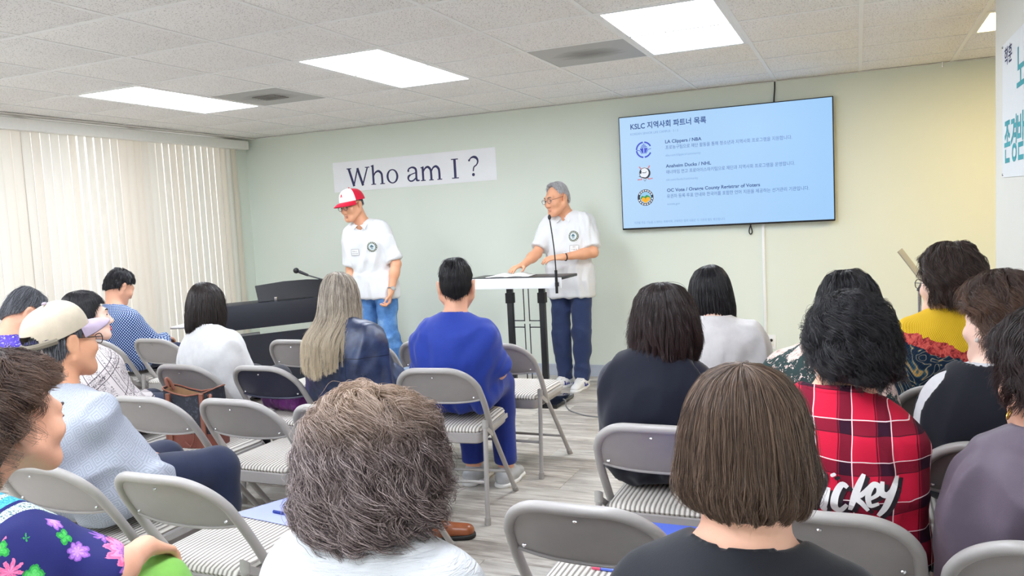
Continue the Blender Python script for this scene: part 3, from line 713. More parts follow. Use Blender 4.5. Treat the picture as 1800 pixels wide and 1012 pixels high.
def surface(D, lo, h):
    S = D < 0
    sl = lambda c: tuple(slice(c[i], D.shape[i] - 1 + c[i]) for i in range(3))
    cnt = np.zeros([x - 1 for x in D.shape], np.int8)
    for c in _CO: cnt += S[sl(c)]
    act = (cnt > 0) & (cnt < 8); I = np.nonzero(act); N = len(I[0])
    idx = np.full(cnt.shape, -1, np.int32); idx[I] = np.arange(N)
    val = np.stack([D[I[0] + c[0], I[1] + c[1], I[2] + c[2]] for c in _CO], 1)
    acc = np.zeros((N, 3)); num = np.zeros(N); co = A_(_CO)
    for a, b in _ED:
        m = (val[:, a] < 0) != (val[:, b] < 0); t = val[m, a] / (val[m, a] - val[m, b])
        acc[m] += co[a] + t[:, None] * (co[b] - co[a]); num[m] += 1
    V = lo + h * (np.stack(I, 1) + acc / num[:, None]); F = []
    for x in range(3):
        y, z = (x + 1) % 3, (x + 2) % 3
        a = [slice(None)] * 3; b = [slice(None)] * 3; a[x] = slice(0, -1); b[x] = slice(1, None)
        for d_ in (y, z): a[d_] = slice(1, -1); b[d_] = slice(1, -1)
        s0, s1 = S[tuple(a)], S[tuple(b)]
        for sgn in (0, 1):
            E = np.nonzero((s0 & ~s1) if sgn == 0 else (~s0 & s1)); P = [E[0], E[1], E[2]]
            P[y] = P[y] + 1; P[z] = P[z] + 1
            def cell(dy, dz):
                q = list(P); q[y] = q[y] - dy; q[z] = q[z] - dz; return idx[q[0], q[1], q[2]]
            f = np.stack([cell(1, 1), cell(0, 1), cell(0, 0), cell(1, 0)], 1); F.append(f if sgn == 0 else f[:, ::-1])
    return V, np.concatenate(F)
from mathutils.bvhtree import BVHTree
# ------------------------------------------------------------------ smooth value noise for folds and hair locks
_NG = np.random.default_rng(3).uniform(-1, 1, (32, 32, 32))
def vnoise(P):
    P = np.asarray(P); I = np.floor(P).astype(int); f = P - I; f = f * f * (3 - 2 * f); r = 0
    for dx in (0, 1):
        for dy in (0, 1):
            for dz in (0, 1):
                w = (f[..., 0] if dx else 1 - f[..., 0]) * (f[..., 1] if dy else 1 - f[..., 1]) * (f[..., 2] if dz else 1 - f[..., 2])
                r = r + w * _NG[(I[..., 0] + dx) & 31, (I[..., 1] + dy) & 31, (I[..., 2] + dz) & 31]
    return r
def vnormals(V, F):
    n = np.cross(V[F[:, 2]] - V[F[:, 0]], V[F[:, 3]] - V[F[:, 1]]); N = np.zeros_like(V)
    for i in range(4): np.add.at(N, F[:, i], n)
    return N / (np.linalg.norm(N, axis=1)[:, None] + 1e-12)
def relax(V, F, it=2, w=.5):
    """Laplacian smoothing"""
    n = len(V); cnt = np.zeros(n)
    for i in range(4): np.add.at(cnt, F[:, i], 2)
    for _ in range(it):
        S = np.zeros_like(V)
        for i in range(4): np.add.at(S, F[:, i], V[F[:, (i + 1) % 4]] + V[F[:, i - 1]])
        V = V + w * (S / cnt[:, None] - V)
    return V
def folds(V, F, amp, seed=0, scale=(9, 9, 5), sharp=True, mask=None):
    V = relax(V, F, 3)
    """cloth folds: ridged low-frequency displacement along the normal"""
    N = vnormals(V, F); q = vnoise(V * 3.1 + seed * 7.7)[:, None] * .5
    a = vnoise((V + q * .12) * np.array(scale) * 1.25 + seed * 3.3); b = vnoise((V + q * .2) * np.array(scale) * 2.6 + seed * 5.1 + 11)
    w = (1 - np.abs(a) * 2.2) if sharp else a
    d = amp * 1.7 * (np.clip(w, -1, 1) * .7 + b * .5 + .25)
    if mask is not None: d = d * mask(V)
    return V + N * d[:, None]
def rotm(yaw, pitch, roll):
    """yaw > 0 turns to the left, pitch > 0 looks up, roll > 0 tips to the right; degrees"""
    return _rot(math.radians(yaw), math.radians(pitch), math.radians(roll))
# ------------------------------------------------------------------ head, hand, foot primitives
def head_prims(f, c, R, fem=False, s=1.0, smile=0.0, neck=None, neck_r=(.054, .058)):
    T_ = lambda p: c + R @ (A_(p) * s)
    el = lambda p, r, k=.02, op='add': f.el(T_(p), A_(r) * s, R, k, op)
    rc = lambda a, b, ra, rb, k=.015, op='add': f.rc(T_(a), T_(b), ra * s, rb * s, k, op)
    el((0, -.010, .032), (.071, .084, .076)); el((0, .030, .0), (.064, .060, .072), .02)
    j = .052 if fem else .056
    el((0, .032, -.048), (j, .056, .058), .03); rc((-.016, .072, -.099), (.016, .072, -.099), .018, .018, .03)
    for q in (-1, 1):
        rc((q * .060, .0, -.045), (q * .03, .062, -.085), .022, .020, .03)          # jaw line
        el((q * .043, .060, -.022), (.026, .026, .022), .03)                        # cheek
        rc((q * .012, .088, .026), (q * .042, .074, .028), .010, .010, .02)         # brow
        el((q * .031, .104, .006), (.016, .018, .011), .014, 'sub')                 # eye socket
        el((q * .031, .078, .006), (.0165, .014, .0105), .004)                       # lids
    rc((0, .086, .012), (0, .106, -.030), .009, .0125, .014)
    for q in (-1, 1): el((q * .012, .098, -.035), (.009, .010, .008), .008)
    w = .021 + .006 * smile
    rc((-w, .083 - .004 * smile, -.060 + .006 * smile), (0, .092, -.061), .006, .0075, .008); rc((w, .083 - .004 * smile, -.060 + .006 * smile), (0, .092, -.061), .006, .0075, .008)
    rc((-w * .75, .083, -.070), (w * .75, .083, -.070), .007, .007, .008)
    rc((-w, .094, -.0655 + .005 * smile), (w, .094, -.0655 + .005 * smile), .0028, .0028, .004, 'sub')
    for q in (-1, 1):
        Re = R @ _rot(q * -.25, 0, q * .15)
        f.el(T_((q * .079, -.014, -.004)), A_((.010, .022, .035)) * s, Re, .006); f.el(T_((q * .0905, -.008, .002)), A_((.007, .012, .022)) * s, Re, .006, 'sub')
        f.el(T_((q * .074, .0, -.030)), A_((.007, .008, .010)) * s, Re, .008)
    if neck is not None:
        f.rc(T_((0, -.028, -.05)), neck, neck_r[0] * s * .92, neck_r[1], .028)
def hand_prims(f, w, d, pn, L=.175, curl=.35, side=1, spread=.16, r=.0085, thumb=.6, curls=None):
    """w wrist, d pointing direction, pn palm normal (the way the palm faces); side=+1 right hand"""
    d = A_(d) / np.linalg.norm(d); pn = A_(pn); pn = pn - (pn @ d) * d; pn /= np.linalg.norm(pn); x = np.cross(d, pn) * side   # x: towards the thumb
    w = A_(w); pl = L * .50
    f.rc(w, w + d * pl * .35, .024, .026, .02, flat=(pn, .62))
    for o in (-.024, -.008, .008, .024):
        f.rc(w + d * pl * .3 + x * o * .7, w + d * pl * (1.0 - abs(o - .004) * 2) + x * o, .015, .0115, .012, flat=(pn, .8))
    lens = (.44, .50, .46, .36)
    for q, ln in enumerate(lens):
        o = .025 - q * .0165; cu = curl if curls is None else curls[q]
        p = w + d * pl * (.99 - (0, 0, .03, .10)[q]) + x * o; dirn = d + x * (1.2 - q) * spread * .35; dirn /= np.linalg.norm(dirn); seg = L * ln
        ang = 0
        for m, fr in enumerate((.45, .30, .25)):
            ang += cu * (.9, 1.1, .8)[m]; e = dirn * math.cos(ang) + pn * math.sin(ang); p2 = p + e * seg * fr
            f.rc(p, p2, r * (1.06 - .1 * m), r * (.97 - .1 * m), .004); p = p2
    p = w + d * pl * .22 + x * .020; t1 = d * .62 + x * .72 + pn * .25; t1 /= np.linalg.norm(t1); p2 = p + t1 * L * .22; f.rc(p, p2, .014, .011, .012)
    t2 = d * (.6 + .3 * thumb) + x * .35 + pn * (.2 + .4 * thumb); t2 /= np.linalg.norm(t2); p3 = p2 + t2 * L * .17; f.rc(p2, p3, .0105, .009, .005)
    t3 = d + x * .1 + pn * .5 * thumb; t3 /= np.linalg.norm(t3); f.rc(p3, p3 + t3 * L * .13, .009, .0075, .004)
# ================================================================== HAIR
PROFILES = {   # (radius factor, height above head centre) from crown to tips
    'bob': [(0, .142), (.30, .138), (.62, .122), (.86, .088), (.98, .045), (1.03, -.005), (1.03, -.055), (.99, -.10), (.90, -.135), (.80, -.150)],
    'bobwide': [(0, .142), (.30, .138), (.62, .122), (.86, .090), (1.0, .045), (1.08, -.01), (1.12, -.06), (1.13, -.105), (1.08, -.14), (1.0, -.155)],
    'perm': [(0, .158), (.32, .154), (.66, .136), (.92, .098), (1.06, .048), (1.10, -.005), (1.06, -.055), (.94, -.10), (.78, -.135), (.66, -.150)],
    'long': [(0, .140), (.30, .136), (.62, .120), (.86, .085), (.97, .04), (1.04, -.02), (1.10, -.09), (1.16, -.16), (1.18, -.23), (1.16, -.30), (1.12, -.37), (1.10, -.44), (1.15, -.50)],
    'flip': [(0, .150), (.32, .146), (.66, .128), (.90, .092), (1.02, .045), (1.06, -.01), (1.02, -.06), (.94, -.105), (.90, -.135), (.98, -.160)],
    'short': [(0, .130), (.30, .127), (.60, .114), (.82, .086), (.94, .045), (.955, .0), (.88, -.045), (.74, -.085), (.62, -.105)],
}
class Hair:
    def __init__(s, prof, a=(.092, .105, .112), hem=((0, .30), (55, .42), (85, .62), (110, .95), (180, 1.0)), crown=(-.005, -.022), up=(0, 0), zs=1.0, lump=0.0, seed=0, part=None):
        p = A_(PROFILES[prof]); L = np.concatenate([[0], np.cumsum(np.linalg.norm(np.diff(p * [.1, 1], axis=0), axis=1))]); s.S = L / L[-1]; s.p = p; s.len = L[-1]
        s.a = (a[0], a[1], max(a[2] + .002, .111)); s.hem = A_(hem); s.crown = crown; s.zs = zs; s.lump = lump; s.seed = seed; s.asym = None; s.drape = 0.0
    def end(s, phi):
        q = np.degrees(np.abs((phi - math.pi / 2 + math.pi) % (2 * math.pi) - math.pi)); e = np.interp(q, s.hem[:, 0], s.hem[:, 1])
        if s.asym is not None: e = e + s.asym * np.cos(phi) * np.interp(q, [0, 40, 90, 140, 180], [0, 1, 1, .3, 0])
        return e
    def pos(s, phi, t, layer=1.0):
        rho = np.interp(t, s.S, s.p[:, 0]); z = np.interp(t, s.S, s.p[:, 1])
        # smooth the piecewise-linear profile a little
        e = .02; rho = (rho * 2 + np.interp(t - e, s.S, s.p[:, 0]) + np.interp(t + e, s.S, s.p[:, 0])) / 4; z = (z * 2 + np.interp(t - e, s.S, s.p[:, 1]) + np.interp(t + e, s.S, s.p[:, 1])) / 4
        if s.lump:
            q = np.stack([np.cos(phi) * rho * 2.2, np.sin(phi) * rho * 2.2, z * 18], -1) + s.seed * 9.1
            layer = layer + s.lump * (vnoise(q * 1.3) * .7 + vnoise(q * 2.9 + 5) * .4)
        sn, cs = np.sin(phi), np.cos(phi); ry = np.where(sn > 0, s.a[1], s.a[2])
        x = s.a[0] * rho * cs * layer; y = ry * rho * sn * layer; w = np.clip(1 - rho, 0, 1)
        x = x + s.crown[0] * w; y = y + s.crown[1] * w
        if s.drape:
            q = np.clip((-z - .07) / .16, 0, 1); y = y - s.drape * q * q * (3 - 2 * q) * np.clip(.55 - sn, 0, 1) * layer
        return np.stack([x, y, z * np.where(z < 0, s.zs, 1.0) * (1 + (layer - 1) * np.clip(z * 8, 0, 1))], -1)
    def shell(s, c, R, sc=1.0, layer=.965, groove=.02, nphi=140, nt=44):
        ph = np.linspace(0, 2 * math.pi, nphi, endpoint=False)[None, :]; t = np.linspace(0, 1, nt)[:, None]
        tt = t * s.end(ph) * .985; P = ph + 0 * tt
        g = vnoise(np.stack([np.cos(P) * 9 + 3, np.sin(P) * 9, tt * 3.0 + s.seed], -1)) + .6 * vnoise(np.stack([np.cos(P) * 24 + 3, np.sin(P) * 24, tt * 6.0 + s.seed], -1))
        lay = layer + groove * g * np.clip(tt * 3, 0, 1)
        V = s.pos(P, tt, lay).reshape(-1, 3) * sc; Vi = s.pos(P, tt, lay - .16).reshape(-1, 3) * sc
        N = nphi * nt; i = np.arange(nt - 1)[:, None] * nphi; j = np.arange(nphi)[None, :]; j2 = (j + 1) % nphi
        Fo = np.stack([i + j, i + nphi + j, i + nphi + j2, i + j2], -1).reshape(-1, 4); Fi = Fo[:, ::-1] + N
        k = (nt - 1) * nphi; jj = np.arange(nphi); j3 = (jj + 1) % nphi
        Fr = np.stack([k + jj, N + k + jj, N + k + j3, k + j3], -1)
        V = np.concatenate([V, Vi]) @ R.T + c
        return V, np.concatenate([Fo, Fi, Fr]), None
    def strands(s, c, R, n, sc=1.0, npt=12, length=(.55, 1.0), start=(0, .55), layer=(.93, 1.03), curl=.0, freq=2.5, clump=.14, cl_amt=.7, frizz=.004, flick=0.0, over=.03, sway=.0, rng=None, stray=.03, tang=0.0, swirl=0.0):
        rng = rng or np.random.default_rng(s.seed + 5)
        ph0 = rng.uniform(0, 2 * math.pi, n); e = s.end(ph0); s0 = rng.uniform(start[0], start[1], n) * e; Ln = rng.uniform(*length, n)
        s1 = np.minimum(s0 + Ln, e * (1 + rng.normal(0, 1, n) * over)); s1 = np.maximum(s1, s0 + .06)
        t = np.linspace(0, 1, npt)[None, :]; S_ = s0[:, None] + (s1 - s0)[:, None] * t
        nc = max(4, int(2 * math.pi / clump)); cell = np.floor(ph0 / (2 * math.pi) * nc); row = np.floor(s0 * 6)
        pc = (cell + .5) / nc * 2 * math.pi; hsh = (np.sin(cell * 12.9898 + row * 78.233 + s.seed) * 43758.5453) % 1.0
        P = ph0[:, None] + (pc - ph0)[:, None] * cl_amt * t ** .8 + sway * np.sin(S_ * 5 + hsh[:, None] * 6.28) + tang * (hsh[:, None] - .5) * t
        if swirl:
            w0 = vnoise(np.stack([np.cos(ph0) * 2.6 + 9, np.sin(ph0) * 2.6, s0 * 5 + s.seed], -1)) + .6 * vnoise(np.stack([np.cos(ph0) * 6 + 3, np.sin(ph0) * 6, s0 * 11 + s.seed], -1))
            P = P + swirl * w0[:, None] * t; S_ = np.minimum(S_ + .10 * swirl * (vnoise(np.stack([np.cos(ph0) * 5, np.sin(ph0) * 5 + 7, s0 * 9], -1)))[:, None] * t, e[:, None] * 1.04)
        lay = rng.uniform(*layer, n)[:, None] + flick * t ** 3 + (hsh[:, None] - .5) * .04 * t
        st = rng.uniform(0, 1, n) < stray; lay = lay + (st * rng.uniform(0, .12, n))[:, None] * t
        X = s.pos(P, S_, lay)
        if curl:
            X2 = s.pos(P + .05, S_, lay); tan = X2 - X; tan /= np.linalg.norm(tan, axis=-1, keepdims=True) + 1e-9
            nrm = X / (np.linalg.norm(X, axis=-1, keepdims=True) + 1e-9)
            a = 2 * math.pi * freq * (S_ - s0[:, None] * .5) + hsh[:, None] * 6.28 + (rng.normal(0, .35, n))[:, None]; am = curl * np.clip(t * 2.5, 0, 1) * (.5 + hsh[:, None])
            X = X + tan * (np.sin(a) * am)[..., None] + nrm * (np.cos(a) * am * .55)[..., None]
        jit = np.stack([vnoise(np.stack([X[..., 0] * 40 + q * 17, X[..., 1] * 40, X[..., 2] * 40 + ph0[:, None] * 9], -1)) for q in range(3)], -1)
        X = X + jit * frizz * t[..., None]
        return (X * sc) @ R.T + c
def hair_curves(name, X, r0, r1, m, parent):
    n, k, _ = X.shape
    hc = bpy.data.hair_curves.new(name); hc.add_curves([k] * n)
    hc.attributes['position'].data.foreach_set('vector', X.astype(np.float32).ravel())
    ra = hc.attributes.get('radius') or hc.attributes.new('radius', 'FLOAT', 'POINT')
    t = np.linspace(0, 1, k); rad = (r0 + (r1 - r0) * t ** 2)[None, :].repeat(n, 0); ra.data.foreach_set('value', rad.astype(np.float32).ravel())
    hc.materials.append(m)
    o = bpy.data.objects.new(name, hc); COL.objects.link(o); o.parent = parent; return o
def hair_mat(name, cols, rough=.38, spec=.5, tip=None, top=None):
    if name in MATS: return MATS[name]
    m = bpy.data.materials.new(name); m.use_nodes = True; t = NT(m); MATS[name] = m
    hi = t.new('ShaderNodeHairInfo'); n = len(cols)
    c = t.ramp(hi.outputs['Random'], [(i / max(1, n - 1), col) for i, col in enumerate(cols)])
    if tip is not None: c = t.mix(t.math('POWER', hi.outputs['Intercept'], 1.5), c, tip)
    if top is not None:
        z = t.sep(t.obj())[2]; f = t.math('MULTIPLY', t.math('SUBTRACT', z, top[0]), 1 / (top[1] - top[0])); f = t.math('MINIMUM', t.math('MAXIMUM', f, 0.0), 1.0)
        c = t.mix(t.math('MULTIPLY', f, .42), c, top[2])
    t.base(c); t.b.inputs['Roughness'].default_value = rough; t.b.inputs['Specular IOR Level'].default_value = spec
    return m
def hair_base_mat(name, cols, rough=.5):
    if name in MATS: return MATS[name]
    m = bpy.data.materials.new(name); m.use_nodes = True; t = NT(m); MATS[name] = m
    f = t.noise(t.mapping(t.obj(), (1, 1, .25)), 130, 3, .6); a, b = cols[0], cols[-1]
    t.base(t.ramp(f, [(.3, tuple(x * .45 for x in a[:3]) + (1,)), (.7, tuple(x * .8 for x in b[:3]) + (1,))])); t.b.inputs['Roughness'].default_value = rough
    t.bump(f, .6, .006); return m
# ================================================================== PEOPLE
def skin_mat(name, col):
    if name in MATS: return MATS[name]
    m = mat(name, lin(*col), .48, spec=.4); t = NT(m)
    n1 = t.noise(t.obj(), 18, 3, .6); n2 = t.noise(t.obj(), 160, 2, .5)
    c = lin(*col); red = (min(1, c[0] * 1.04), c[1] * .86, c[2] * .82, 1)
    t.base(t.mix(t.math('MULTIPLY', n1, .8), c, red)); t.bump(n2, .10, .003); return m
SKIN = {'a': skin_mat('skin_warm', (236, 190, 164)), 'b': skin_mat('skin_tan', (226, 172, 138)), 'c': skin_mat('skin_fair', (246, 214, 196)), 'd': skin_mat('skin_ruddy', (230, 178, 150))}
def cloth(name, col, rough=.8, weave=420, wb=.12, grain=.05, sheen=.15):
    return mat(name, col, rough, grain=grain, gscale=30, bump=wb, bscale=weave, spec=.25, sheen=sheen)
def add_part(name, VF, m, parent, label=None, smooth=True):
    o = link(name, mesh_np(name, VF[0], VF[1], smooth), m, parent)
    if label: o['label'] = label
    return o
class Seat:
    """skeleton of a seated person in local metres: origin on the floor under the seat, +y forward"""
    def __init__(s, zt, sw=.185, b=1.0, hx=0., hy=-.03, lean=0., hs=1.0, head=(0, 0, 0), fem=True, arms=None, twist=0., legs=None, hipx=0., cx=0., zs=None):
        s.zt, s.sw, s.b, s.fem, s.hs = zt, sw, b, fem, hs
        s.hc = A_((hx, hy, zt - .142 * hs)); s.R = rotm(*head)
        s.zs = zs or zt - .325 * hs; s.ys = -.055 + lean; s.cx = cx; s.hipx = hipx
        s.nb = A_((cx * .75 + hx * .25, s.ys - .0, s.zs + .035))
        tw = math.radians(twist); s.tw = (math.cos(tw), math.sin(tw))
        s.arm = {}
        for q in (1, -1):
            S = s.T((q * (sw - .048), 0, s.zs - .042)); E = A_((cx + q * (sw - .024), -.035 + lean * .4, s.zs - .30)); Wp = A_((q * .085, .20, .625)); d = A_((-q * .45, .9, -.1)); pn = A_((0, -.1, -1))
            if arms and q in arms: E, Wp, d, pn = [A_(v) for v in arms[q]]
            s.arm[q] = (S, E, Wp, d, pn)
        s.leg = legs or {q: (A_((q * .085 + hipx, -.02, .59)), A_((q * .092 + hipx, .345, .557)), A_((q * .092 + hipx, .342, .09))) for q in (1, -1)}
    def T(s, p): # shoulder girdle point -> local (twisted about the spine)
        return A_((s.cx + p[0] * s.tw[0] - p[1] * s.tw[1], s.ys + p[0] * s.tw[1] + p[1] * s.tw[0], p[2]))
    def torso(s, f, e=0.0, hips=True):
        b = s.b
        for q in (1, -1):
            h = A_((q * .082 * b + s.hipx, -.01, .604)); w = A_((q * .065 * b + s.hipx * .5 + s.cx * .5, -.045, (.575 + s.zs) / 2 - .01)); c = s.T((q * .082 * b, .005, s.zs - .11))
            f.rc(h, w, .112 * b + e, .100 * b + e, .05); f.rc(w, c, .100 * b + e, .104 * b + e, .06)
            f.rc(s.T((q * .05, -.005, s.zs - .02)), s.T((q * (s.sw - .055), 0, s.zs - .035)), .070 + e, .056 + e, .05)
            f.rc(s.nb + A_((0, -.008, .015)), s.T((q * (s.sw - .075), 0, s.zs - .01)), .046 + e, .044 + e, .04)
            if s.fem: f.el(s.T((q * .07 * b, .085 * b, s.zs - .20)), A_((.07, .055, .065)) * b + e, None, .05)
        f.el(s.T((0, -.045, s.zs - .09)), A_((.13 * b, .075 * b, .12)) + e, None, .05)
    def sleeve(s, f, q, length, e=.014, end=None, loose=0.0):
        S, E, Wp, _, _ = s.arm[q]
        if length <= 1:
            p = S + (E - S) * length; f.rc(S, S + (E - S) * .3 * length, .049 + e, .048 + e + loose * .3, .04); f.fc(S + (E - S) * .15 * length, p, .048 + e, .044 + e + loose, .03)
        else:
            f.rc(S, E, .048 + e, .040 + e, .04); p = E + (Wp - E) * (length - 1)
            f.fc(E, p, .040 + e, .029 + e + loose, .03); f.rc(E, E + (p - E) * .5, .040 + e, .035 + e, .03)
    def body(s, h=.009, hands=True, legs=True, curl=.4):
        f = Field(); s.torso(f)
        for q in (1, -1):
            S, E, Wp, d, pn = s.arm[q]
            f.rc(S, E, .046, .037, .04); f.rc(E, E + (Wp - E) * .35, .038, .038, .03); f.rc(E + (Wp - E) * .3, Wp, .038, .026, .03)
            if hands: hand_prims(f, Wp, d, pn, side=q, curl=curl)
            if legs:
                H, K, An = s.leg[q]; f.rc(H, K, .080, .055, .03); f.rc(K, An, .056, .036, .03); f.rc(An, An + A_((0, .15, -.055)), .036, .026, .03)
        head_prims(f, s.hc, s.R, s.fem, s.hs, neck=s.nb)
        return f.mesh(h)
    def shirt(s, h=.009, e=.013, sleeve=.7, hem=.50, neck=(.072, .02), loose=.01, amp=.006, seed=1, vest=False, scale=(9, 9, 5)):
        f = Field(); s.torso(f, e)
        if not vest:
            for q in (1, -1): s.sleeve(f, q, sleeve, e, loose=loose)
        f.cut((0, 0, hem), (0, 0, -1))
        f.el(s.nb + A_((0, .022, .045)), (neck[0] * .92, neck[0], .045), None, .012, 'sub')
        f.rc(s.nb + A_((0, .02, .0)), s.nb + A_((0, .0, .14)), neck[0] - .012, neck[0] + .0, .01, 'sub')
        if vest:
            for q in (1, -1):
                S = s.arm[q][0]; f.rc(S + A_((q * .045, 0, .06)), S + A_((q * .05, 0, -.10)), .055, .06, .02, 'sub')
        V, F = f.mesh(h); nb = s.nb
        return folds(V, F, amp, seed, scale, mask=lambda X: np.clip((np.linalg.norm((X - nb) * (1, 1, .7), axis=1) - .09) / .07, 0, 1)), F
    def trousers(s, h=.011, e=.012, end=.95, amp=.0025, seed=4):
        f = Field()
        for q in (1, -1):
            H, K, An = s.leg[q]; f.rc((q * .08 * s.b + s.hipx, -.01, .604), (q * .065 + s.hipx, -.02, .64), .110 * s.b + e * .3, .094 * s.b, .05)
            f.rc(H, K, .086 + e, .058 + e, .03); f.rc(K, K + (An - K) * .3, .057 + e, .054 + e, .03); f.fc(K, K + (An - K) * end, .058 + e, .050 + e, .03)
        f.cut((0, 0, .70), (0, 0, 1)); V, F = f.mesh(h); return folds(V, F, amp, seed, (8, 5, 8)), F
def shoe_mesh(an, fwd, L=.26, h=.006):
    """closed shoe around an ankle point; returns upper and sole fields"""
    u = A_(fwd) / np.linalg.norm(fwd); a = A_(an); g = A_((a[0], a[1], 0)); f = Field(); r = np.cross(u, (0, 0, 1))
    f.rc(g - u * .045 + (0, 0, .045), g + u * .05 + (0, 0, .05), .040, .042, .03); f.rc(g + u * .04 + (0, 0, .045), g + u * (L - .10) + (0, 0, .032), .045, .038, .04, flat=((0, 0, 1), .8)); f.rc(g - u * .03 + (0, 0, .05), a + (0, 0, .005), .040, .041, .03)
    f.cut((0, 0, .014), (0, 0, -1)); f.cut(a + (0, 0, .01), (0, 0, 1)); up = f.mesh(h)
    s_ = Field(); s_.rc(g - u * .045 + (0, 0, .01), g + u * .06 + (0, 0, .01), .046, .046, .03); s_.rc(g + u * .03 + (0, 0, .01), g + u * (L - .10) + (0, 0, .01), .047, .044, .03)
    s_.cut((0, 0, .0), (0, 0, -1)); s_.cut((0, 0, .022), (0, 0, 1)); return up, s_.mesh(h)
def put_hair(root, J, hair, mats, ns, r=.0006, tip=None, shell=True, shell_layer=.965, groove=.02, name='hair', sc=1.0, **kw):
    base, strand = mats; o = None
    if shell:
        V, F, _ = hair.shell(J.hc, J.R, J.hs * sc, shell_layer, groove); o = add_part(name, (V, F), base, root)
    X = hair.strands(J.hc, J.R, ns, J.hs * sc, **kw)
    c = hair_curves('hair_strands', X, r, r * .35, strand, o or root); c['kind'] = 'stuff'; return o
def face_bits(root, J, brow=None, lips=None, eyes=True):
    c, R, s = J.hc, J.R, J.hs; T_ = lambda p: c + R @ (A_(p) * s)
    me_ = mat('eye_dark', lin(30, 22, 20), .2, grain=.05)
    for q in (-1, 1):
        if eyes:
            mb = MB(); 
            mb.add(*ball(T_((q * .031, .0885, .0045)), A_((.0115, .0045, .0042)) * s, R), True); mb.build('eye', me_, root)
        if brow:
            V, F = tube_geo([T_((q * .014, .098, .027)), T_((q * .030, .094, .031)), T_((q * .046, .080, .027))], [.0030 * s, .0036 * s, .0018 * s], 8); MB().add(V, F, True).build('eyebrow', brow, root)
    if lips:
        V, F = tube_geo([T_((-.021, .084, -.063)), T_((-.008, .0965, -.060)), T_((.008, .0965, -.060)), T_((.021, .084, -.063))], [.002, .0045, .0045, .002], 8)
        V2, F2 = tube_geo([T_((-.018, .085, -.069)), T_((0, .096, -.0715)), T_((.018, .085, -.069))], [.002, .0055, .002], 8)
        MB().add(V, F, True).add(V2, F2, True).build('lips', lips, root)
def ball(c, r, R=None, n=10, m=8):
    V = []; F = []
    for j in range(m + 1):
        th = math.pi * j / m
        for i in range(n):
            ph = 2 * math.pi * i / n; p = A_((r[0] * math.sin(th) * math.cos(ph), r[1] * math.sin(th) * math.sin(ph), r[2] * math.cos(th)))
            V.append(tuple(A_(c) + (R @ p if R is not None else p)))
    for j in range(m):
        for i in range(n): F.append((j * n + i, (j + 1) * n + i, (j + 1) * n + (i + 1) % n, j * n + (i + 1) % n))
    return V, F
def glasses(root, J, m, lens=True, z=.004):
    c, R, s = J.hc, J.R, J.hs; T_ = lambda p: tuple(c + R @ (A_(p) * s)); g = MB(); lm = MB()
    for q in (-1, 1):
        ring = [T_((q * .033 + .024 * math.cos(a), .108 - .006 * abs(math.cos(a)), z + .017 * math.sin(a))) for a in np.linspace(0, 2 * math.pi, 22, endpoint=False)]
        g.tube(ring, .0016, 6, closed=True); g.tube([T_((q * .057, .104, z + .006)), T_((q * .078, .06, z + .008)), T_((q * .082, -.005, z + .012)), T_((q * .080, -.028, z - .004))], .0016, 6)
        b = len(lm.v); lm.v += ring; lm.f.append(tuple(range(b, b + 22))); lm.sm.append(False)
    g.tube([T_((-.010, .108, z + .004)), T_((0, .112, z + .007)), T_((.010, .108, z + .004))], .0016, 6)
    o = g.build('glasses', m, root)
    if lens:
        gl = MATS.get('lens_glass')
        if gl is None:
            gl = bpy.data.materials.new('lens_glass'); gl.use_nodes = True; MATS['lens_glass'] = gl; t = NT(gl); t.b.inputs['Roughness'].default_value = .05; t.b.inputs['Alpha'].default_value = .12; t.base((.8, .85, .9, 1))
        lm.build('lens', gl, o)
def person(label, x, y, rz=0., group='people seated in the rows', z=0.0):
    return empty('person', (x, y, z), math.radians(rz), label, 'person', group)
# hair colours
HC = {
    'black': [lin(14, 13, 17), lin(26, 24, 29), lin(44, 41, 48)], 'blackbrown': [lin(22, 17, 18), lin(40, 31, 31), lin(62, 50, 48)],
    'brown': [lin(54, 40, 34), lin(88, 68, 56), lin(130, 106, 88)], 'permbrown': [lin(48, 36, 38), lin(92, 76, 76), lin(150, 134, 132), lin(188, 172, 170)], 'darkbrown': [lin(34, 24, 22), lin(58, 42, 38), lin(90, 70, 62)],
    'ash': [lin(70, 62, 62), lin(128, 118, 112), lin(188, 176, 160), lin(222, 212, 198)], 'silver': [lin(150, 150, 154), lin(196, 196, 200), lin(226, 226, 230)], 'salt': [lin(44, 45, 52), lin(84, 86, 94), lin(150, 152, 160)],
}
def HM(k, rough=.4, tip=None, top=None): return (hair_base_mat('hair_base_' + k, HC[k]), hair_mat('hair_%s_%s_%s' % (k, rough, tip is not None), HC[k], rough, tip=tip, top=top))

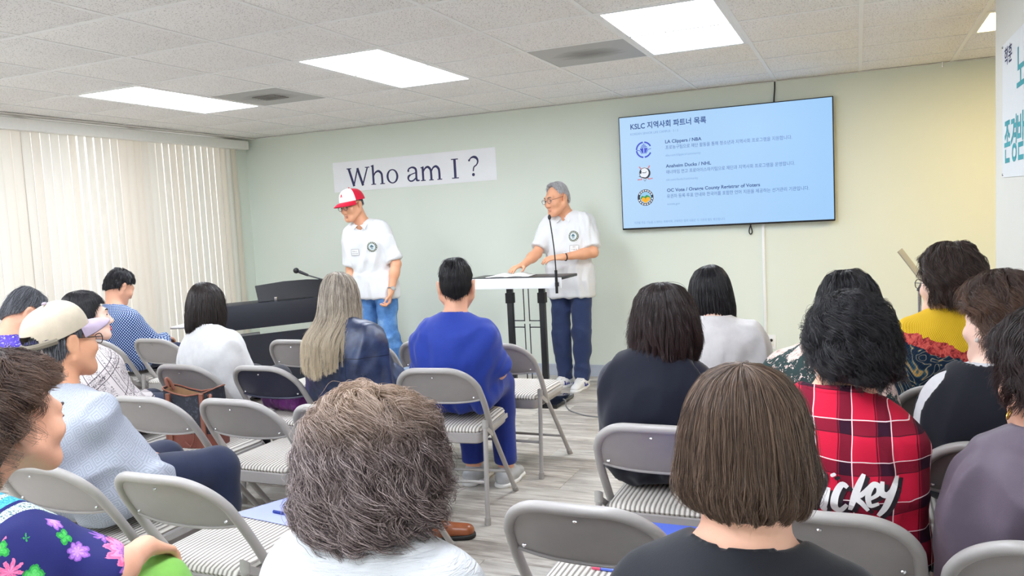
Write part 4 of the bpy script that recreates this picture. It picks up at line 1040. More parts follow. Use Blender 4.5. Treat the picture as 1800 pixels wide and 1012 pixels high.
def cap(P, J, crown_m, bill_m, front_m=None, tilt=0.0, z0=.022, back_gap=False, sag=0.0, h=1.0):
    """six-panel cap in head space: crown shell, bill, button, strap"""
    c, R, s = J.hc, J.R @ _rot(0, math.radians(tilt), 0), J.hs
    n, k = 120, 26; V = []; F = []; mi = []
    for lay in (1.0, .965):
        for j in range(k + 1):
            th = math.pi / 2 * j / k
            for i in range(n):
                ph = 2 * math.pi * i / n; front = math.sin(ph)
                zz = z0 + .012 * (1 - front) * -.7 + sag * max(0, -front) ** 2
                rr = max(0.0, math.cos(th)) ** .72; q = .118 * h * math.sin(th) ** .95
                w = 1 + .012 * math.cos(6 * ph) * math.sin(2 * th)
                x = .090 * rr * math.cos(ph) * lay * w; y = (.108 if front > 0 else .110) * rr * math.sin(ph) * lay * w - .012
                V.append(c + R @ (A_((x, y, zz * (1 - math.sin(th) * .3) + q * (lay if j else 1))) * s))
    N = n * (k + 1)
    for j in range(k):
        for i in range(n):
            a = j * n + i; b = j * n + (i + 1) % n
            if back_gap and j < 6 and abs(i - 90) < 12 * math.sqrt(1 - (j / 6.2) ** 2): continue
            F.append((a, b, b + n, a + n)); F.append((N + a, N + a + n, N + b + n, N + b))
    me = mesh_np('cap', V, F); me.materials.append(crown_m)
    if front_m:
        me.materials.append(front_m)
        for p in me.polygons:
            i = (p.vertices[0] % N) % n
            if 6 <= i < 54: p.material_index = 1
    o = link('cap', me, None, P)
    # bill: curved plate in front
    V = []; F = []; nu, nv = 24, 8
    for lay in (0, .004):
        for j in range(nv + 1):
            for i in range(nu + 1):
                a = math.radians(22 + 136 * i / nu); e = j / nv; L = .078 * math.sin(math.pi * (i / nu)) ** .55
                x = (.089 + .004 * e) * math.cos(a); y = .108 * math.sin(a) - .012 + L * e; z = z0 - .004 - .020 * e * e - .05 * x * x / .0081 * .25 * (.4 + e) + lay
                V.append(c + R @ (A_((x, y, z)) * s))
    N = (nu + 1) * (nv + 1)
    for j in range(nv):
        for i in range(nu):
            a = j * (nu + 1) + i; F.append((a, a + nu + 1, a + nu + 2, a + 1)); F.append((N + a, N + a + 1, N + a + nu + 2, N + a + nu + 1))
    for i in range(nu): a = nv * (nu + 1) + i; F.append((a, N + a, N + a + 1, a + 1))
    link('brim', mesh_np('brim', V, F), bill_m, o)
    MB().add(*ball(c + R @ (A_((0, -.012, .118 * h + z0 * .7)) * s), (.008, .008, .005), R), True).build('button', bill_m, o)
    return o, R
def wrap_text(body, a0, a1, z, size, cap_o, J, Rc, m, rx=.0925, ry=.1125, cy=-.012):
    me = text_mesh(body, size, bold=.0004); k = len(me.vertices); A = np.empty(k * 3, np.float32); me.vertices.foreach_get('co', A); A = A.reshape(-1, 3)
    w0, w1 = A[:, 0].min(), A[:, 0].max(); an = np.radians(a0 + (a1 - a0) * (A[:, 0] - w0) / (w1 - w0)); zz = z + A[:, 1]
    th = np.clip((zz - .01) / .118, 0, 1); rr = np.cos(np.arcsin(th)) ** .72
    X = np.stack([rx * rr * np.cos(an), ry * rr * np.sin(an) + cy, zz], 1); X = (X * J.hs) @ Rc.T + J.hc
    me.vertices.foreach_set('co', X.astype(np.float32).ravel()); me.update(); return link('lettering', me, m, cap_o)
#@ common
def newmat(name, rough=.8):
    m = bpy.data.materials.new(name); m.use_nodes = True; t = NT(m); t.b.inputs['Roughness'].default_value = rough; t.b.inputs['Specular IOR Level'].default_value = .25; MATS[name] = m
    return m, t
def cyl(t, cy=-.04, R=.2):
    """cloth coordinates wound around the body: (u along the girth, v height)"""
    s = t.sep(t.obj()); a = t.math('ARCTAN2', s[0], t.math('MULTIPLY', t.math('SUBTRACT', s[1], cy), -1.0)); return t.math('MULTIPLY', a, R), s[2], s
def comb(t, u, v, w=0.0):
    c = t.new('ShaderNodeCombineXYZ'); t.put(c, 0, u); t.put(c, 1, v); t.put(c, 2, w); return c.outputs[0]
def AND(t, *f):
    r = f[0]
    for g in f[1:]: r = t.math('MULTIPLY', r, g)
    return r
def band(t, x, period, c, w):   # 1 inside a band of width w centred at c within each period
    q = t.math('ABSOLUTE', t.math('SUBTRACT', t.math('FLOORED_MODULO', x, period), c)); return t.math('LESS_THAN', q, w / 2)
m_char = cloth('trousers_charcoal', lin(54, 55, 62)); m_navyc = cloth('trousers_navy', lin(36, 44, 70)); m_shoe_dark = mat('shoe_black_leather', lin(30, 28, 30), .4, grain=.1)
def legs_of(P, J, m, shoes=None, end=.95, **kw):
    add_part('trousers', J.trousers(end=end, **kw), m, P)
    for q in (1, -1):
        up, so = shoe_mesh(J.leg[q][2], (0, 1, 0), h=.010); o = add_part('shoe', up, shoes or m_shoe_dark, P); add_part('sole', so, mat('sole_dark', lin(44, 42, 42), .7, grain=.1), o)
def collar_ring(J, r=.064, h=.05, lean=.25, e=.010, up=.05):
    """stand collar around the neck"""
    f = Field(); a = J.nb + A_((0, .006, .005)); b = a + A_((0, -.012, up + .02)); f.fc(a, b, r + e, r - .006 + e, .01); f.fc(a - (0, 0, .02), b + (0, 0, .02), r - .004, r - .010, .006, 'sub')
    f.cut(b + A_((0, 0, -.02)), (0, lean, 1)); return f.mesh(.004)
#@ P11
m_crinkle, t = newmat('white_crinkle_cotton', .85); t.base(lin(216, 219, 224))
t.bump(t.noise(t.mapping(t.obj(), (14, 14, 90)), 2.2, 3, .6, .8), .7, .008)
P = person('person with short brown curly hair in a white crinkled top, seen from behind', -1.413, -5.60, z=.014)
J = Seat(1.104, sw=.178, hx=0, hy=-.02, head=(8, -6, 0), zs=.825)
add_part('body', J.body(), SKIN['d'], P); add_part('top', J.shirt(e=.014, sleeve=.9, amp=.004, seed=2), m_crinkle, P); legs_of(P, J, m_char)
MB().lathe([(0, -.006), (.005, -.003), (.005, .003), (0, .006)], 10, Matrix.Translation(tuple(J.hc + J.R @ A_((.083, .0, -.040))))).build('earring', mat('gold', lin(214, 168, 84), .25, 1.0, grain=.03), P)
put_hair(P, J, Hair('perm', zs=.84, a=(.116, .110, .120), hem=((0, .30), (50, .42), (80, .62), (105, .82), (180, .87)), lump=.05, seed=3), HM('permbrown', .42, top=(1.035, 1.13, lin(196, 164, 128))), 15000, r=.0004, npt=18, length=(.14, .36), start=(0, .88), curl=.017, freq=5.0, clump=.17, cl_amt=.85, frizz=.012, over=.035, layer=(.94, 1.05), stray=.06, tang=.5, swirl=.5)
#@ P14
P = person('person with a straight brown bob in a plain black T-shirt, seen from behind', -.80, -5.60)
J = Seat(1.198, sw=.174, cx=.012, hx=.012, hy=-.02, head=(4, -4, 0), b=.95, zs=.888)
add_part('body', J.body(), SKIN['a'], P); add_part('tee_shirt', J.shirt(e=.012, sleeve=.65, amp=.003, seed=5, neck=(.078, .02)), cloth('black_jersey', lin(26, 28, 36), .75), P); legs_of(P, J, m_char)
V, F = tube_geo([tuple(J.nb + A_((.079 * math.cos(a), .012 + .068 * math.sin(a), .022 - .012 * math.sin(a)))) for a in np.linspace(0, 2 * math.pi, 40, endpoint=False)], .0065, 8, closed=True)
MB().add(V, F, True).build('neck_rib', cloth('black_rib', lin(22, 24, 31), .75, weave=300, wb=.4), P)
put_hair(P, J, Hair('bob', zs=.40, a=(.091, .098, .110), crown=(.0, -.045), hem=((0, .38), (45, .5), (70, .72), (95, .96), (150, 1.0), (180, 1.0)), lump=.012, seed=8), HM('brown', .4), 18000, r=.00032, npt=12, length=(.5, 1.0), start=(0, .4), curl=.003, freq=1.6, clump=.07, cl_amt=.5, frizz=.007, over=.035, layer=(.96, 1.02), stray=.07, swirl=.05)
#@ P1
m_floral, t = newmat('navy_floral_print', .6)
u, v, s = cyl(t, -.04, .22); vec = comb(t, u, v)
def blooms(scale, r0, cols, off, petals=5, seed=0.0, dens=.5):
    p = t.mapping(vec, (1, 1, 1), loc=(off, off * .7, 0)); vo = t.new('ShaderNodeTexVoronoi', i_Scale=scale, i_Randomness=.7); t.put(vo, 'Vector', p)
    df = t.new('ShaderNodeVectorMath', operation='SUBTRACT'); t.put(df, 0, p); t.put(df, 1, vo.outputs['Position']); q = t.sep(df.outputs[0])
    rndc = t.sep(vo.outputs['Color']); on = t.math('GREATER_THAN', rndc[0], 1 - dens); th = t.math('ARCTAN2', q[0], q[1])
    pet = t.math('ABSOLUTE', t.math('SINE', t.math('ADD', t.math('MULTIPLY', th, petals / 2), t.math('MULTIPLY', rndc[1], 6.3))))
    wob = t.math('MULTIPLY', t.math('SUBTRACT', t.noise(vec, scale * 9, 2, .6), .5), .16)
    d = t.math('ADD', t.math('ADD', vo.outputs['Distance'], t.math('MULTIPLY', pet, -.11)), wob); r_ = t.math('ADD', r0 - .06, 0.0)
    msk = AND(t, t.math('LESS_THAN', d, r_), on)
    sh = t.math('ADD', t.math('DIVIDE', d, r0), t.math('MULTIPLY', t.math('SINE', t.math('MULTIPLY', d, 60.0)), .16)); return msk, t.ramp(sh, cols)
base = lin(40, 44, 108)
lm, lc = blooms(19, .34, [(0, lin(110, 220, 120)), (.6, lin(60, 180, 80)), (1, lin(34, 130, 66))], 2.3, petals=4, dens=.9)
pm, pc = blooms(11.5, .36, [(0, lin(150, 90, 190)), (.35, lin(246, 160, 205)), (.75, lin(236, 110, 160)), (1, lin(214, 84, 150))], .7, petals=9, dens=.85)
qm, qc = blooms(18, .33, [(0, lin(216, 170, 236)), (.6, lin(170, 110, 210)), (1, lin(128, 80, 178))], 5.1, petals=7, dens=.6)
lowz = t.math('MAXIMUM', t.math('LESS_THAN', s[2], .775), t.math('GREATER_THAN', s[0], .195))
c = t.mix(AND(t, lm, lowz), base, lc); c = t.mix(AND(t, qm, lowz), c, qc); c = t.mix(AND(t, pm, lowz), c, pc)
# teal and white trim bands down the back panel and round the yoke
bx = t.math('ABSOLUTE', t.math('SUBTRACT', s[0], .125))
tn = t.noise(t.obj(), 260, 2, .6); teal = t.ramp(tn, [(.35, lin(24, 120, 170)), (.65, lin(110, 215, 232))]); wt = t.ramp(t.noise(t.obj(), 300, 2, .6), [(.4, lin(60, 110, 120)), (.55, lin(228, 240, 232))])
back = t.math('LESS_THAN', s[1], .06)
neckd = t.math('SQRT', t.math('ADD', t.math('POWER', s[0], 2.0), t.math('POWER', t.math('ADD', s[1], .05), 2.0)))
c = t.mix(AND(t, t.math('LESS_THAN', bx, .022), back), c, teal); c = t.mix(AND(t, t.math('LESS_THAN', t.math('ABSOLUTE', t.math('SUBTRACT', bx, .042)), .010), back), c, wt)
c = t.mix(t.math('LESS_THAN', neckd, .128), c, wt); c = t.mix(t.math('LESS_THAN', neckd, .116), c, teal); c = t.mix(t.math('LESS_THAN', neckd, .088), c, base)
t.base(c); t.bump(t.noise(t.obj(), 400, 2, .5), .12, .003)
P = person('person in a navy floral blouse and green trousers with one hand on the knee', -2.37, -5.70)
J = Seat(1.168, sw=.185, hx=.02, hy=.09, head=(-6, -3, 2), b=1.02, zs=.842, twist=14, arms={1: ((.205, .13, .675), (.125, .315, .668), (-.25, .85, -.42), (0, -.42, -1)), -1: ((-.21, .02, .60), (-.10, .26, .65), (.3, .9, -.2), (0, -.1, -1))}, legs={q: (A_((q * .085, -.02, .60)), A_((q * .105, .365, .538)), A_((q * .10, .345, .09))) for q in (1, -1)})
add_part('body', J.body(h=.006), SKIN['d'], P); add_part('blouse', J.shirt(h=.007, e=.016, sleeve=.96, loose=.022, amp=.006, seed=9, neck=(.080, .02)), m_floral, P)
legs_of(P, J, cloth('trousers_leaf_green', lin(134, 196, 92)))
face_bits(P, J, mat('brow_dark', lin(60, 46, 42), .8, grain=.1), mat('lips_rose', lin(196, 110, 104), .4, grain=.05))
put_hair(P, J, Hair('perm', a=(.106, .098, .112), hem=((0, .28), (45, .30), (70, .35), (100, .40), (114, .62), (140, .86), (180, .92)), lump=.06, seed=12), HM('darkbrown', .4, tip=lin(120, 92, 76)), 11000, r=.00045, npt=18, length=(.14, .38), start=(0, .88), curl=.016, freq=4.6, clump=.2, cl_amt=.9, frizz=.006, over=.0, layer=(.94, 1.05), stray=.01, tang=.3, swirl=.3)
#@ P2
m_key, t = newmat('grey_key_jacquard', .7)
u, v, s = cyl(t, -.04, .21)
def key(scale, rot):
    ca, sa = math.cos(rot), math.sin(rot)
    a = t.math('ADD', t.math('MULTIPLY', u, ca * scale), t.math('MULTIPLY', v, sa * scale)); b = t.math('SUBTRACT', t.math('MULTIPLY', v, ca * scale), t.math('MULTIPLY', u, sa * scale))
    fa = t.math('SUBTRACT', t.math('FRACT', a), .5); fb = t.math('SUBTRACT', t.math('FRACT', b), .5)
    r = t.math('MAXIMUM', t.math('ABSOLUTE', fa), t.math('ABSOLUTE', fb)); spin = t.math('MULTIPLY', t.math('ARCTAN2', fa, fb), 1 / (2 * math.pi))
    return t.math('GREATER_THAN', t.math('SINE', t.math('MULTIPLY', t.math('ADD', t.math('MULTIPLY', r, 5.0), spin), 2 * math.pi)), .05)
kf = key(26, .5)
c = t.mix(kf, lin(150, 156, 170), lin(172, 178, 192)); c = t.mix(t.math('MULTIPLY', t.noise(t.obj(), 300, 2, .6), .3), c, lin(192, 198, 210)); t.base(c); t.bump(kf, .15, .002)
P = person('man in a beige cap and pale grey patterned short-sleeved shirt', -3.03, -4.885, group='people seated in the rows')
J = Seat(1.222, sw=.188, b=1.0, hx=-.065, hy=-.02, cx=-.05, head=(-8, -2, -4), fem=False, zs=.865, arms={1: ((.195, .05, .60), (.08, .25, .60), (-.3, .9, -.3), (0, 0, -1))})
J.leg[1] = (A_((.085, -.02, .59)), A_((.175, .375, .552)), A_((.19, .36, .09)))
J.leg[-1] = tuple(a + A_((0, .03 * (k > 0), 0)) for k, a in enumerate(J.leg[-1]))
add_part('body', J.body(h=.006), SKIN['b'], P); add_part('shirt', J.shirt(h=.008, e=.018, sleeve=1.05, loose=.022, amp=.013, seed=14), m_key, P); add_part('collar', collar_ring(J, .066, up=.035), m_key, P)
legs_of(P, J, m_navyc)
face_bits(P, J, mat('brow_dark', lin(60, 46, 42), .8, grain=.1)); glasses(P, J, m_black)
put_hair(P, J, Hair('short', a=(.086, .098, .102), hem=((0, .0), (62, .0), (76, .58), (98, .58), (112, .80), (180, .92)), seed=14), HM('salt', .45), 5000, r=.0005, npt=7, length=(.10, .22), start=(.6, .95), clump=.08, frizz=.006, layer=(.94, .99), shell_layer=.92)
capm = cloth('cap_beige_twill', lin(196, 184, 164), .8, grain=.07); capb = cloth('cap_bill_lilac', lin(176, 160, 182), .75)
o, Rc = cap(P, J, capm, capb, back_gap=True, tilt=16, z0=.044, h=.98)
strap = [tuple(J.hc + Rc @ A_((.0895 * math.cos(a), .110 * math.sin(a) - .012, .030))) for a in np.linspace(math.radians(215), math.radians(335), 16)]
V, F = tube_geo(strap, .010, 8); MB().add(V, F, True).build('strap', cloth('cap_strap', lin(120, 112, 98), .7), o)
wrap_text('…AM HILL T.C.', 262, 322, .042, .015, o, J, Rc, m_navy)
#@ P3
m_purp, t = newmat('purple_speckle_print', .65)
n1 = t.noise(t.obj(), 55, 4, .7, 1.5); n2 = t.noise(t.obj(), 16, 2, .5)
c = t.ramp(n2, [(.35, lin(52, 42, 138)), (.6, lin(92, 72, 190))]); t.base(t.mix(t.math('GREATER_THAN', n1, .60), c, lin(214, 214, 240)))
P = person('man with short greying hair looking down in a purple speckled shirt', -4.52, -4.10)
J = Seat(1.21, sw=.178, b=1.0, hx=-.08, hy=.13, lean=.07, cx=-.05, head=(-12, -36, 0), fem=False, zs=.885)
add_part('body', J.body(h=.0065), SKIN['d'], P); add_part('shirt', J.shirt(e=.018, sleeve=.9, loose=.02, amp=.007, seed=17), m_purp, P); add_part('collar', collar_ring(J, .066, up=.03), m_purp, P); legs_of(P, J, m_char)
face_bits(P, J, mat('brow_dark', lin(60, 46, 42), .8, grain=.1))
put_hair(P, J, Hair('short', a=(.085, .098, .104), hem=((0, .36), (50, .40), (78, .52), (100, .50), (114, .70), (180, .93)), seed=17), HM('salt', .45), 5000, r=.0006, npt=7, length=(.12, .26), start=(.0, .95), clump=.09, frizz=.005, layer=(.96, 1.03))
#@ P4
m_scarf, t = newmat('white_paisley_print', .7)
u, v, s = cyl(t, -.04, .21); ca, sa = math.cos(.6), math.sin(.6)
a = t.math('ADD', t.math('MULTIPLY', u, ca), t.math('MULTIPLY', v, sa)); b = t.math('SUBTRACT', t.math('MULTIPLY', v, ca), t.math('MULTIPLY', u, sa))
def frame_line(x, per, c0, w): return band(t, x, per, c0, w)
ln = t.math('MAXIMUM', frame_line(a, .16, .03, .004), frame_line(b, .16, .03, .004))
dots = AND(t, t.math('MAXIMUM', frame_line(a, .16, .048, .016), frame_line(b, .16, .048, .016)), t.math('GREATER_THAN', t.noise(comb(t, a, b), 190, 2, .6), .54))
ln2 = t.math('MAXIMUM', frame_line(a, .16, .075, .004), frame_line(b, .16, .075, .004))
swirl = AND(t, t.math('GREATER_THAN', t.math('ABSOLUTE', t.math('SINE', t.math('MULTIPLY', t.noise(comb(t, a, b), 22, 2, .5, 1.5), 26.0))), .93), t.math('GREATER_THAN', t.math('FLOORED_MODULO', a, .16), .085))
m_ = t.math('MAXIMUM', t.math('MAXIMUM', ln, dots), t.math('MAXIMUM', ln2, swirl)); t.base(t.mix(m_, lin(214, 206, 208), lin(84, 76, 84)))
P = person('person with shoulder-length black hair in a white blouse with black scarf print', -3.96, -4.06)
J = Seat(1.185, sw=.168, b=.97, hx=-.13, hy=.04, cx=-.05, head=(-34, 6, -4), zs=.86)
add_part('body', J.body(h=.006), SKIN['c'], P); add_part('blouse', J.shirt(e=.018, sleeve=1.9, loose=.012, amp=.007, seed=21), m_scarf, P); legs_of(P, J, m_navyc)
face_bits(P, J, mat('brow_dark', lin(60, 46, 42), .8, grain=.1), mat('lips_red', lin(206, 70, 92), .35, grain=.05))
put_hair(P, J, Hair('bob', a=(.090, .098, .108), hem=((0, .38), (35, .36), (62, .46), (82, .66), (100, .95), (180, 1.0)), lump=.008, seed=21), HM('black', .33), 6000, r=.0006, npt=10, length=(.5, 1.0), start=(0, .35), curl=.002, clump=.1, frizz=.003, layer=(.96, 1.02))
#@ P5
m_dot, t = newmat('navy_polka_dot', .7)
u, v, s = cyl(t, -.04, .21); per = .021
fu = t.math('SUBTRACT', t.math('FRACT', t.math('DIVIDE', t.math('ADD', u, v), per)), .5); fv = t.math('SUBTRACT', t.math('FRACT', t.math('DIVIDE', t.math('SUBTRACT', v, u), per)), .5)
r2 = t.math('ADD', t.math('MULTIPLY', fu, fu), t.math('MULTIPLY', fv, fv)); t.base(t.mix(t.math('LESS_THAN', r2, .085), lin(38, 64, 122), lin(196, 216, 240)))
P = person('man with short wavy black hair writing in a navy polka dot shirt', -5.44, -2.628)
J = Seat(1.225, sw=.18, b=1.0, hx=-.06, hy=.02, lean=.0, cx=-.03, head=(-10, -30, 0), fem=False, zs=.885, arms={1: ((.19, .10, .64), (.02, .30, .68), (-.2, .9, -.2), (-.2, 0, -1)), -1: ((-.20, .08, .62), (-.12, .28, .68), (.3, .9, -.1), (0, 0, -1))})
add_part('body', J.body(h=.0075), SKIN['d'], P); add_part('shirt', J.shirt(e=.016, sleeve=1.8, loose=.01, amp=.006, seed=24), m_dot, P); add_part('collar', collar_ring(J, .064, up=.03), m_dot, P); legs_of(P, J, m_navyc)
put_hair(P, J, Hair('short', a=(.090, .100, .106), hem=((0, .36), (60, .44), (80, .54), (100, .52), (114, .72), (180, .86)), lump=.05, seed=24), HM('black', .38), 5000, r=.0008, npt=9, length=(.15, .35), start=(0, .9), curl=.006, freq=3, clump=.2, frizz=.006, layer=(.96, 1.05), tang=.4)
#@ P6
P = person('person with a dark straight bob in a white jacket, seen from behind', -3.90, -3.34)
J = Seat(1.16, sw=.155, b=.93, hx=-.075, hy=-.01, cx=-.02, head=(4, -3, 0), zs=.845)
add_part('body', J.body(), SKIN['c'], P); add_part('jacket', J.shirt(e=.015, sleeve=1.9, loose=.010, amp=.009, seed=27, neck=(.066, .02)), cloth('white_jacket_wool', lin(216, 217, 219), .85), P); add_part('collar', collar_ring(J, .062, up=.02), cloth('white_jacket_wool', None), P) ; legs_of(P, J, m_char)
put_hair(P, J, Hair('bobwide', a=(.093, .098, .106), hem=((0, .40), (40, .46), (66, .76), (90, .90), (180, .94)), lump=.01, seed=27), HM('blackbrown', .34), 6000, r=.0007, npt=10, length=(.5, 1.0), start=(0, .35), curl=.002, clump=.1, frizz=.003, layer=(.96, 1.02), over=.02)
#@ P7
P = person('person with long ash grey hair in a navy leather jacket, seen from behind', -3.03, -3.30)
J = Seat(1.195, sw=.20, b=1.0, hx=-.075, hy=-.02, cx=-.04, head=(6, -6, 2), zs=.87)
m_leather, t = newmat('navy_leather', .32); t.b.inputs['Specular IOR Level'].default_value = .6
n1 = t.noise(t.obj(), 14, 3, .6); s = t.sep(t.obj())
seam = t.math('MAXIMUM', t.math('LESS_THAN', t.math('ABSOLUTE', t.math('SUBTRACT', s[2], .775)), .0022), AND(t, t.math('LESS_THAN', t.math('ABSOLUTE', t.math('SUBTRACT', t.math('ABSOLUTE', t.math('ADD', s[0], .03)), .085)), .0022), t.math('LESS_THAN', s[2], .775)))
t.base(t.mix(seam, t.ramp(n1, [(.35, lin(40, 50, 78)), (.65, lin(62, 76, 110))]), lin(26, 32, 52))); t.put(t.b, 'Roughness', t.math('MULTIPLY_ADD', n1, .25, .2)); t.bump(t.math('SUBTRACT', t.noise(t.obj(), 240, 3, .6), t.math('MULTIPLY', seam, 2.0)), .25, .004)
add_part('body', J.body(), SKIN['c'], P); add_part('jacket', J.shirt(e=.026, sleeve=1.9, loose=.016, amp=.009, seed=30, hem=.50), m_leather, P); legs_of(P, J, cloth('denim_blue_grey', lin(120, 136, 156)))
HA = Hair('long', a=(.096, .100, .110), crown=(0, -.03), hem=((0, .20), (40, .24), (66, .54), (90, .70), (150, .78), (180, .82)), lump=.02, seed=30); HA.drape = .115
put_hair(P, J, HA, HM('ash', .36, tip=lin(216, 200, 172)), 11000, r=.0006, npt=16, length=(.5, 1.0), start=(0, .3), curl=.006, freq=1.8, clump=.13, cl_amt=.8, frizz=.006, layer=(.92, 1.04), over=.08, stray=.04, groove=.04, swirl=.12)
#@ P10
P = person('man with short black hair in a royal blue shirt and matching trousers, seen from behind', -2.478, -3.25, 7)
J = Seat(1.258, hs=1.08, sw=.182, b=1.02, hx=.02, hy=-.01, cx=.02, head=(18, -4, 0), fem=False, zs=.90, arms={1: ((.205, .02, .68), (.10, .20, .72), (-.5, .8, .1), (0, -.2, -1)), -1: ((-.20, .0, .66), (-.10, .20, .70), (.6, .8, .1), (0, -.2, -1))})
for q in (1, -1): J.leg[q] = tuple(a + A_((.012 * k, 0, 0)) for k, a in enumerate(J.leg[q]))
m_royal = cloth('royal_blue_cotton', lin(38, 62, 158), .7)
add_part('body', J.body(h=.0075), SKIN['d'], P); add_part('shirt', J.shirt(h=.008, e=.015, sleeve=.95, loose=.014, amp=.011, seed=33, hem=.490), m_royal, P); add_part('collar', collar_ring(J, .066, up=.025), m_royal, P)
add_part('trousers', J.trousers(), cloth('royal_blue_trousers', lin(32, 52, 138), .7), P)
for q in (1, -1):
    up, so = shoe_mesh(J.leg[q][2], (.16, 1, 0), L=.24, h=.007); oo = add_part('shoe', up, mat('sneaker_grey_mesh', lin(186, 188, 192), .7, grain=.06), P); add_part('sole', so, mat('sole_white', lin(236, 236, 236), .6, grain=.02), oo)
put_hair(P, J, Hair('short', a=(.081, .096, .104), hem=((0, .36), (60, .40), (72, .46), (100, .43), (112, .56), (128, .74), (180, .84)), lump=.02, seed=33), HM('black', .36), 5500, r=.0006, npt=8, length=(.14, .3), start=(0, .95), clump=.09, frizz=.004, layer=(.96, 1.03))
#@ P12
P = person('person with dark flipped-out bob in a navy vest, seen from behind', -1.285, -4.02)
J = Seat(1.165, sw=.180, b=.98, hx=.03, hy=-.02, cx=0, head=(12, -2, 0), zs=.865)
m_nvest = cloth('navy_vest_wool', lin(14, 19, 36), .75); m_nslv = cloth('navy_satin_sleeve', lin(28, 32, 52), .5)
add_part('body', J.body(), SKIN['c'], P); add_part('blouse', J.shirt(e=.010, sleeve=1.9, loose=.02, amp=.003, seed=36, neck=(.066, .02)), m_nslv, P); add_part('vest', J.shirt(e=.024, vest=True, amp=.008, seed=37, hem=.478, neck=(.066, .02)), m_nvest, P); legs_of(P, J, m_char)
put_hair(P, J, Hair('flip', zs=.92, a=(.104, .098, .108), crown=(-.01, -.03), hem=((0, .38), (50, .44), (72, .74), (95, .92), (180, .92)), lump=.03, seed=36), HM('blackbrown', .34, tip=lin(56, 38, 38)), 9000, r=.0005, npt=14, length=(.4, .9), start=(0, .45), curl=.006, freq=2.0, clump=.14, cl_amt=.8, frizz=.006, layer=(.95, 1.03), over=.05, flick=.16, stray=.06)
MB().box((.10, .20, .60), (.20, .215, .76), bev=.003).build('phone', mat('phone_case', lin(70, 66, 96), .3, grain=.05), P)
#@ P13
P = person('person with a short black bob in a plain white shirt, seen from behind', -1.215, -3.29)
J = Seat(1.178, sw=.178, hx=-.01, hy=.02, lean=.0, cx=.02, head=(26, -6, -3), zs=.885)
add_part('body', J.body(), SKIN['c'], P); add_part('shirt', J.shirt(e=.018, sleeve=1.9, loose=.014, amp=.011, seed=40), cloth('white_shirt_cotton', lin(220, 218, 220), .8), P); add_part('collar', collar_ring(J, .062, up=.03), cloth('white_shirt_cotton', None), P); legs_of(P, J, m_char)
put_hair(P, J, Hair('bob', a=(.090, .098, .108), crown=(0, -.03), hem=((0, .38), (40, .5), (66, .90), (100, 1.0), (140, .96), (180, .90)), lump=.012, seed=40), HM('black', .36), 6500, r=.0006, npt=11, length=(.4, .95), start=(0, .4), curl=.003, clump=.14, cl_amt=.8, frizz=.004, layer=(.95, 1.03), over=.04)
#@ P15
m_plaid, t = newmat('red_plaid_flannel', .85)
s = t.sep(t.obj()); wob = t.math('MULTIPLY', t.math('SUBTRACT', t.noise(t.obj(), 6, 2, .5), .5), .03)
u = t.math('ADD', s[0], wob); v = t.math('ADD', t.math('ADD', s[2], t.math('MULTIPLY', s[0], .06)), wob); per, per2 = .083, .088
du, dv = band(t, u, per, .041, .026), band(t, v, per2, .03, .028); lu, lv = band(t, u, per, .056, .0021), band(t, v, per2, .046, .0021); ku, kv = band(t, u, per, .025, .003), band(t, v, per2, .016, .002)
c = t.mix(t.math('MULTIPLY', du, .70), lin(214, 30, 66), lin(30, 14, 34)); c = t.mix(t.math('MULTIPLY', dv, .62), c, lin(28, 14, 34)); c = t.mix(AND(t, du, dv), c, lin(52, 16, 40))
c = t.mix(t.math('MULTIPLY', t.math('MAXIMUM', ku, kv), .8), c, lin(40, 12, 28)); c = t.mix(t.math('MAXIMUM', lu, lv), c, lin(244, 232, 236)); t.base(c); t.bump(t.noise(t.obj(), 420, 2, .6), .2, .003)
P = person('person with big black curly hair in a red plaid shirt with white script lettering', -.712, -4.655)
J = Seat(1.182, sw=.170, b=.96, hx=.055, hy=-.02, cx=.0, head=(22, -8, 0), zs=.89)
add_part('body', J.body(), SKIN['a'], P); VF = J.shirt(h=.007, e=.022, sleeve=1.9, loose=.016, amp=.008, seed=43, neck=(.072, .02)); sh = add_part('shirt', VF, m_plaid, P); add_part('collar', collar_ring(J, .072, up=.045), m_plaid, P); legs_of(P, J, m_navyc)
bv = BVHTree.FromPolygons([tuple(p) for p in VF[0]], [tuple(map(int, f)) for f in VF[1]])
W1 = [.006, .010, .013, .014, .014]
def script(strokes, m, dx, dz, lift, name):
    for st, w in strokes:
        pts = spline(st, 6); k = len(pts); ww = [w * (.55 + .45 * math.sin(math.pi * i / (k - 1))) for i in range(k)]
        v, f = ribbon([(p[0] + dx, p[1] + dz) for p in pts], ww); out = []
        for x, z in v:
            h_ = bv.ray_cast(Vector((x, -1, z)), Vector((0, 1, 0))); y = h_[0].y if h_[0] else -.2
            out.append((x, y - lift, z))
        link(name, mesh_np(name, out, f, False), m, sh)
ox = -.70   # strokes in metres, x from the shirt's middle
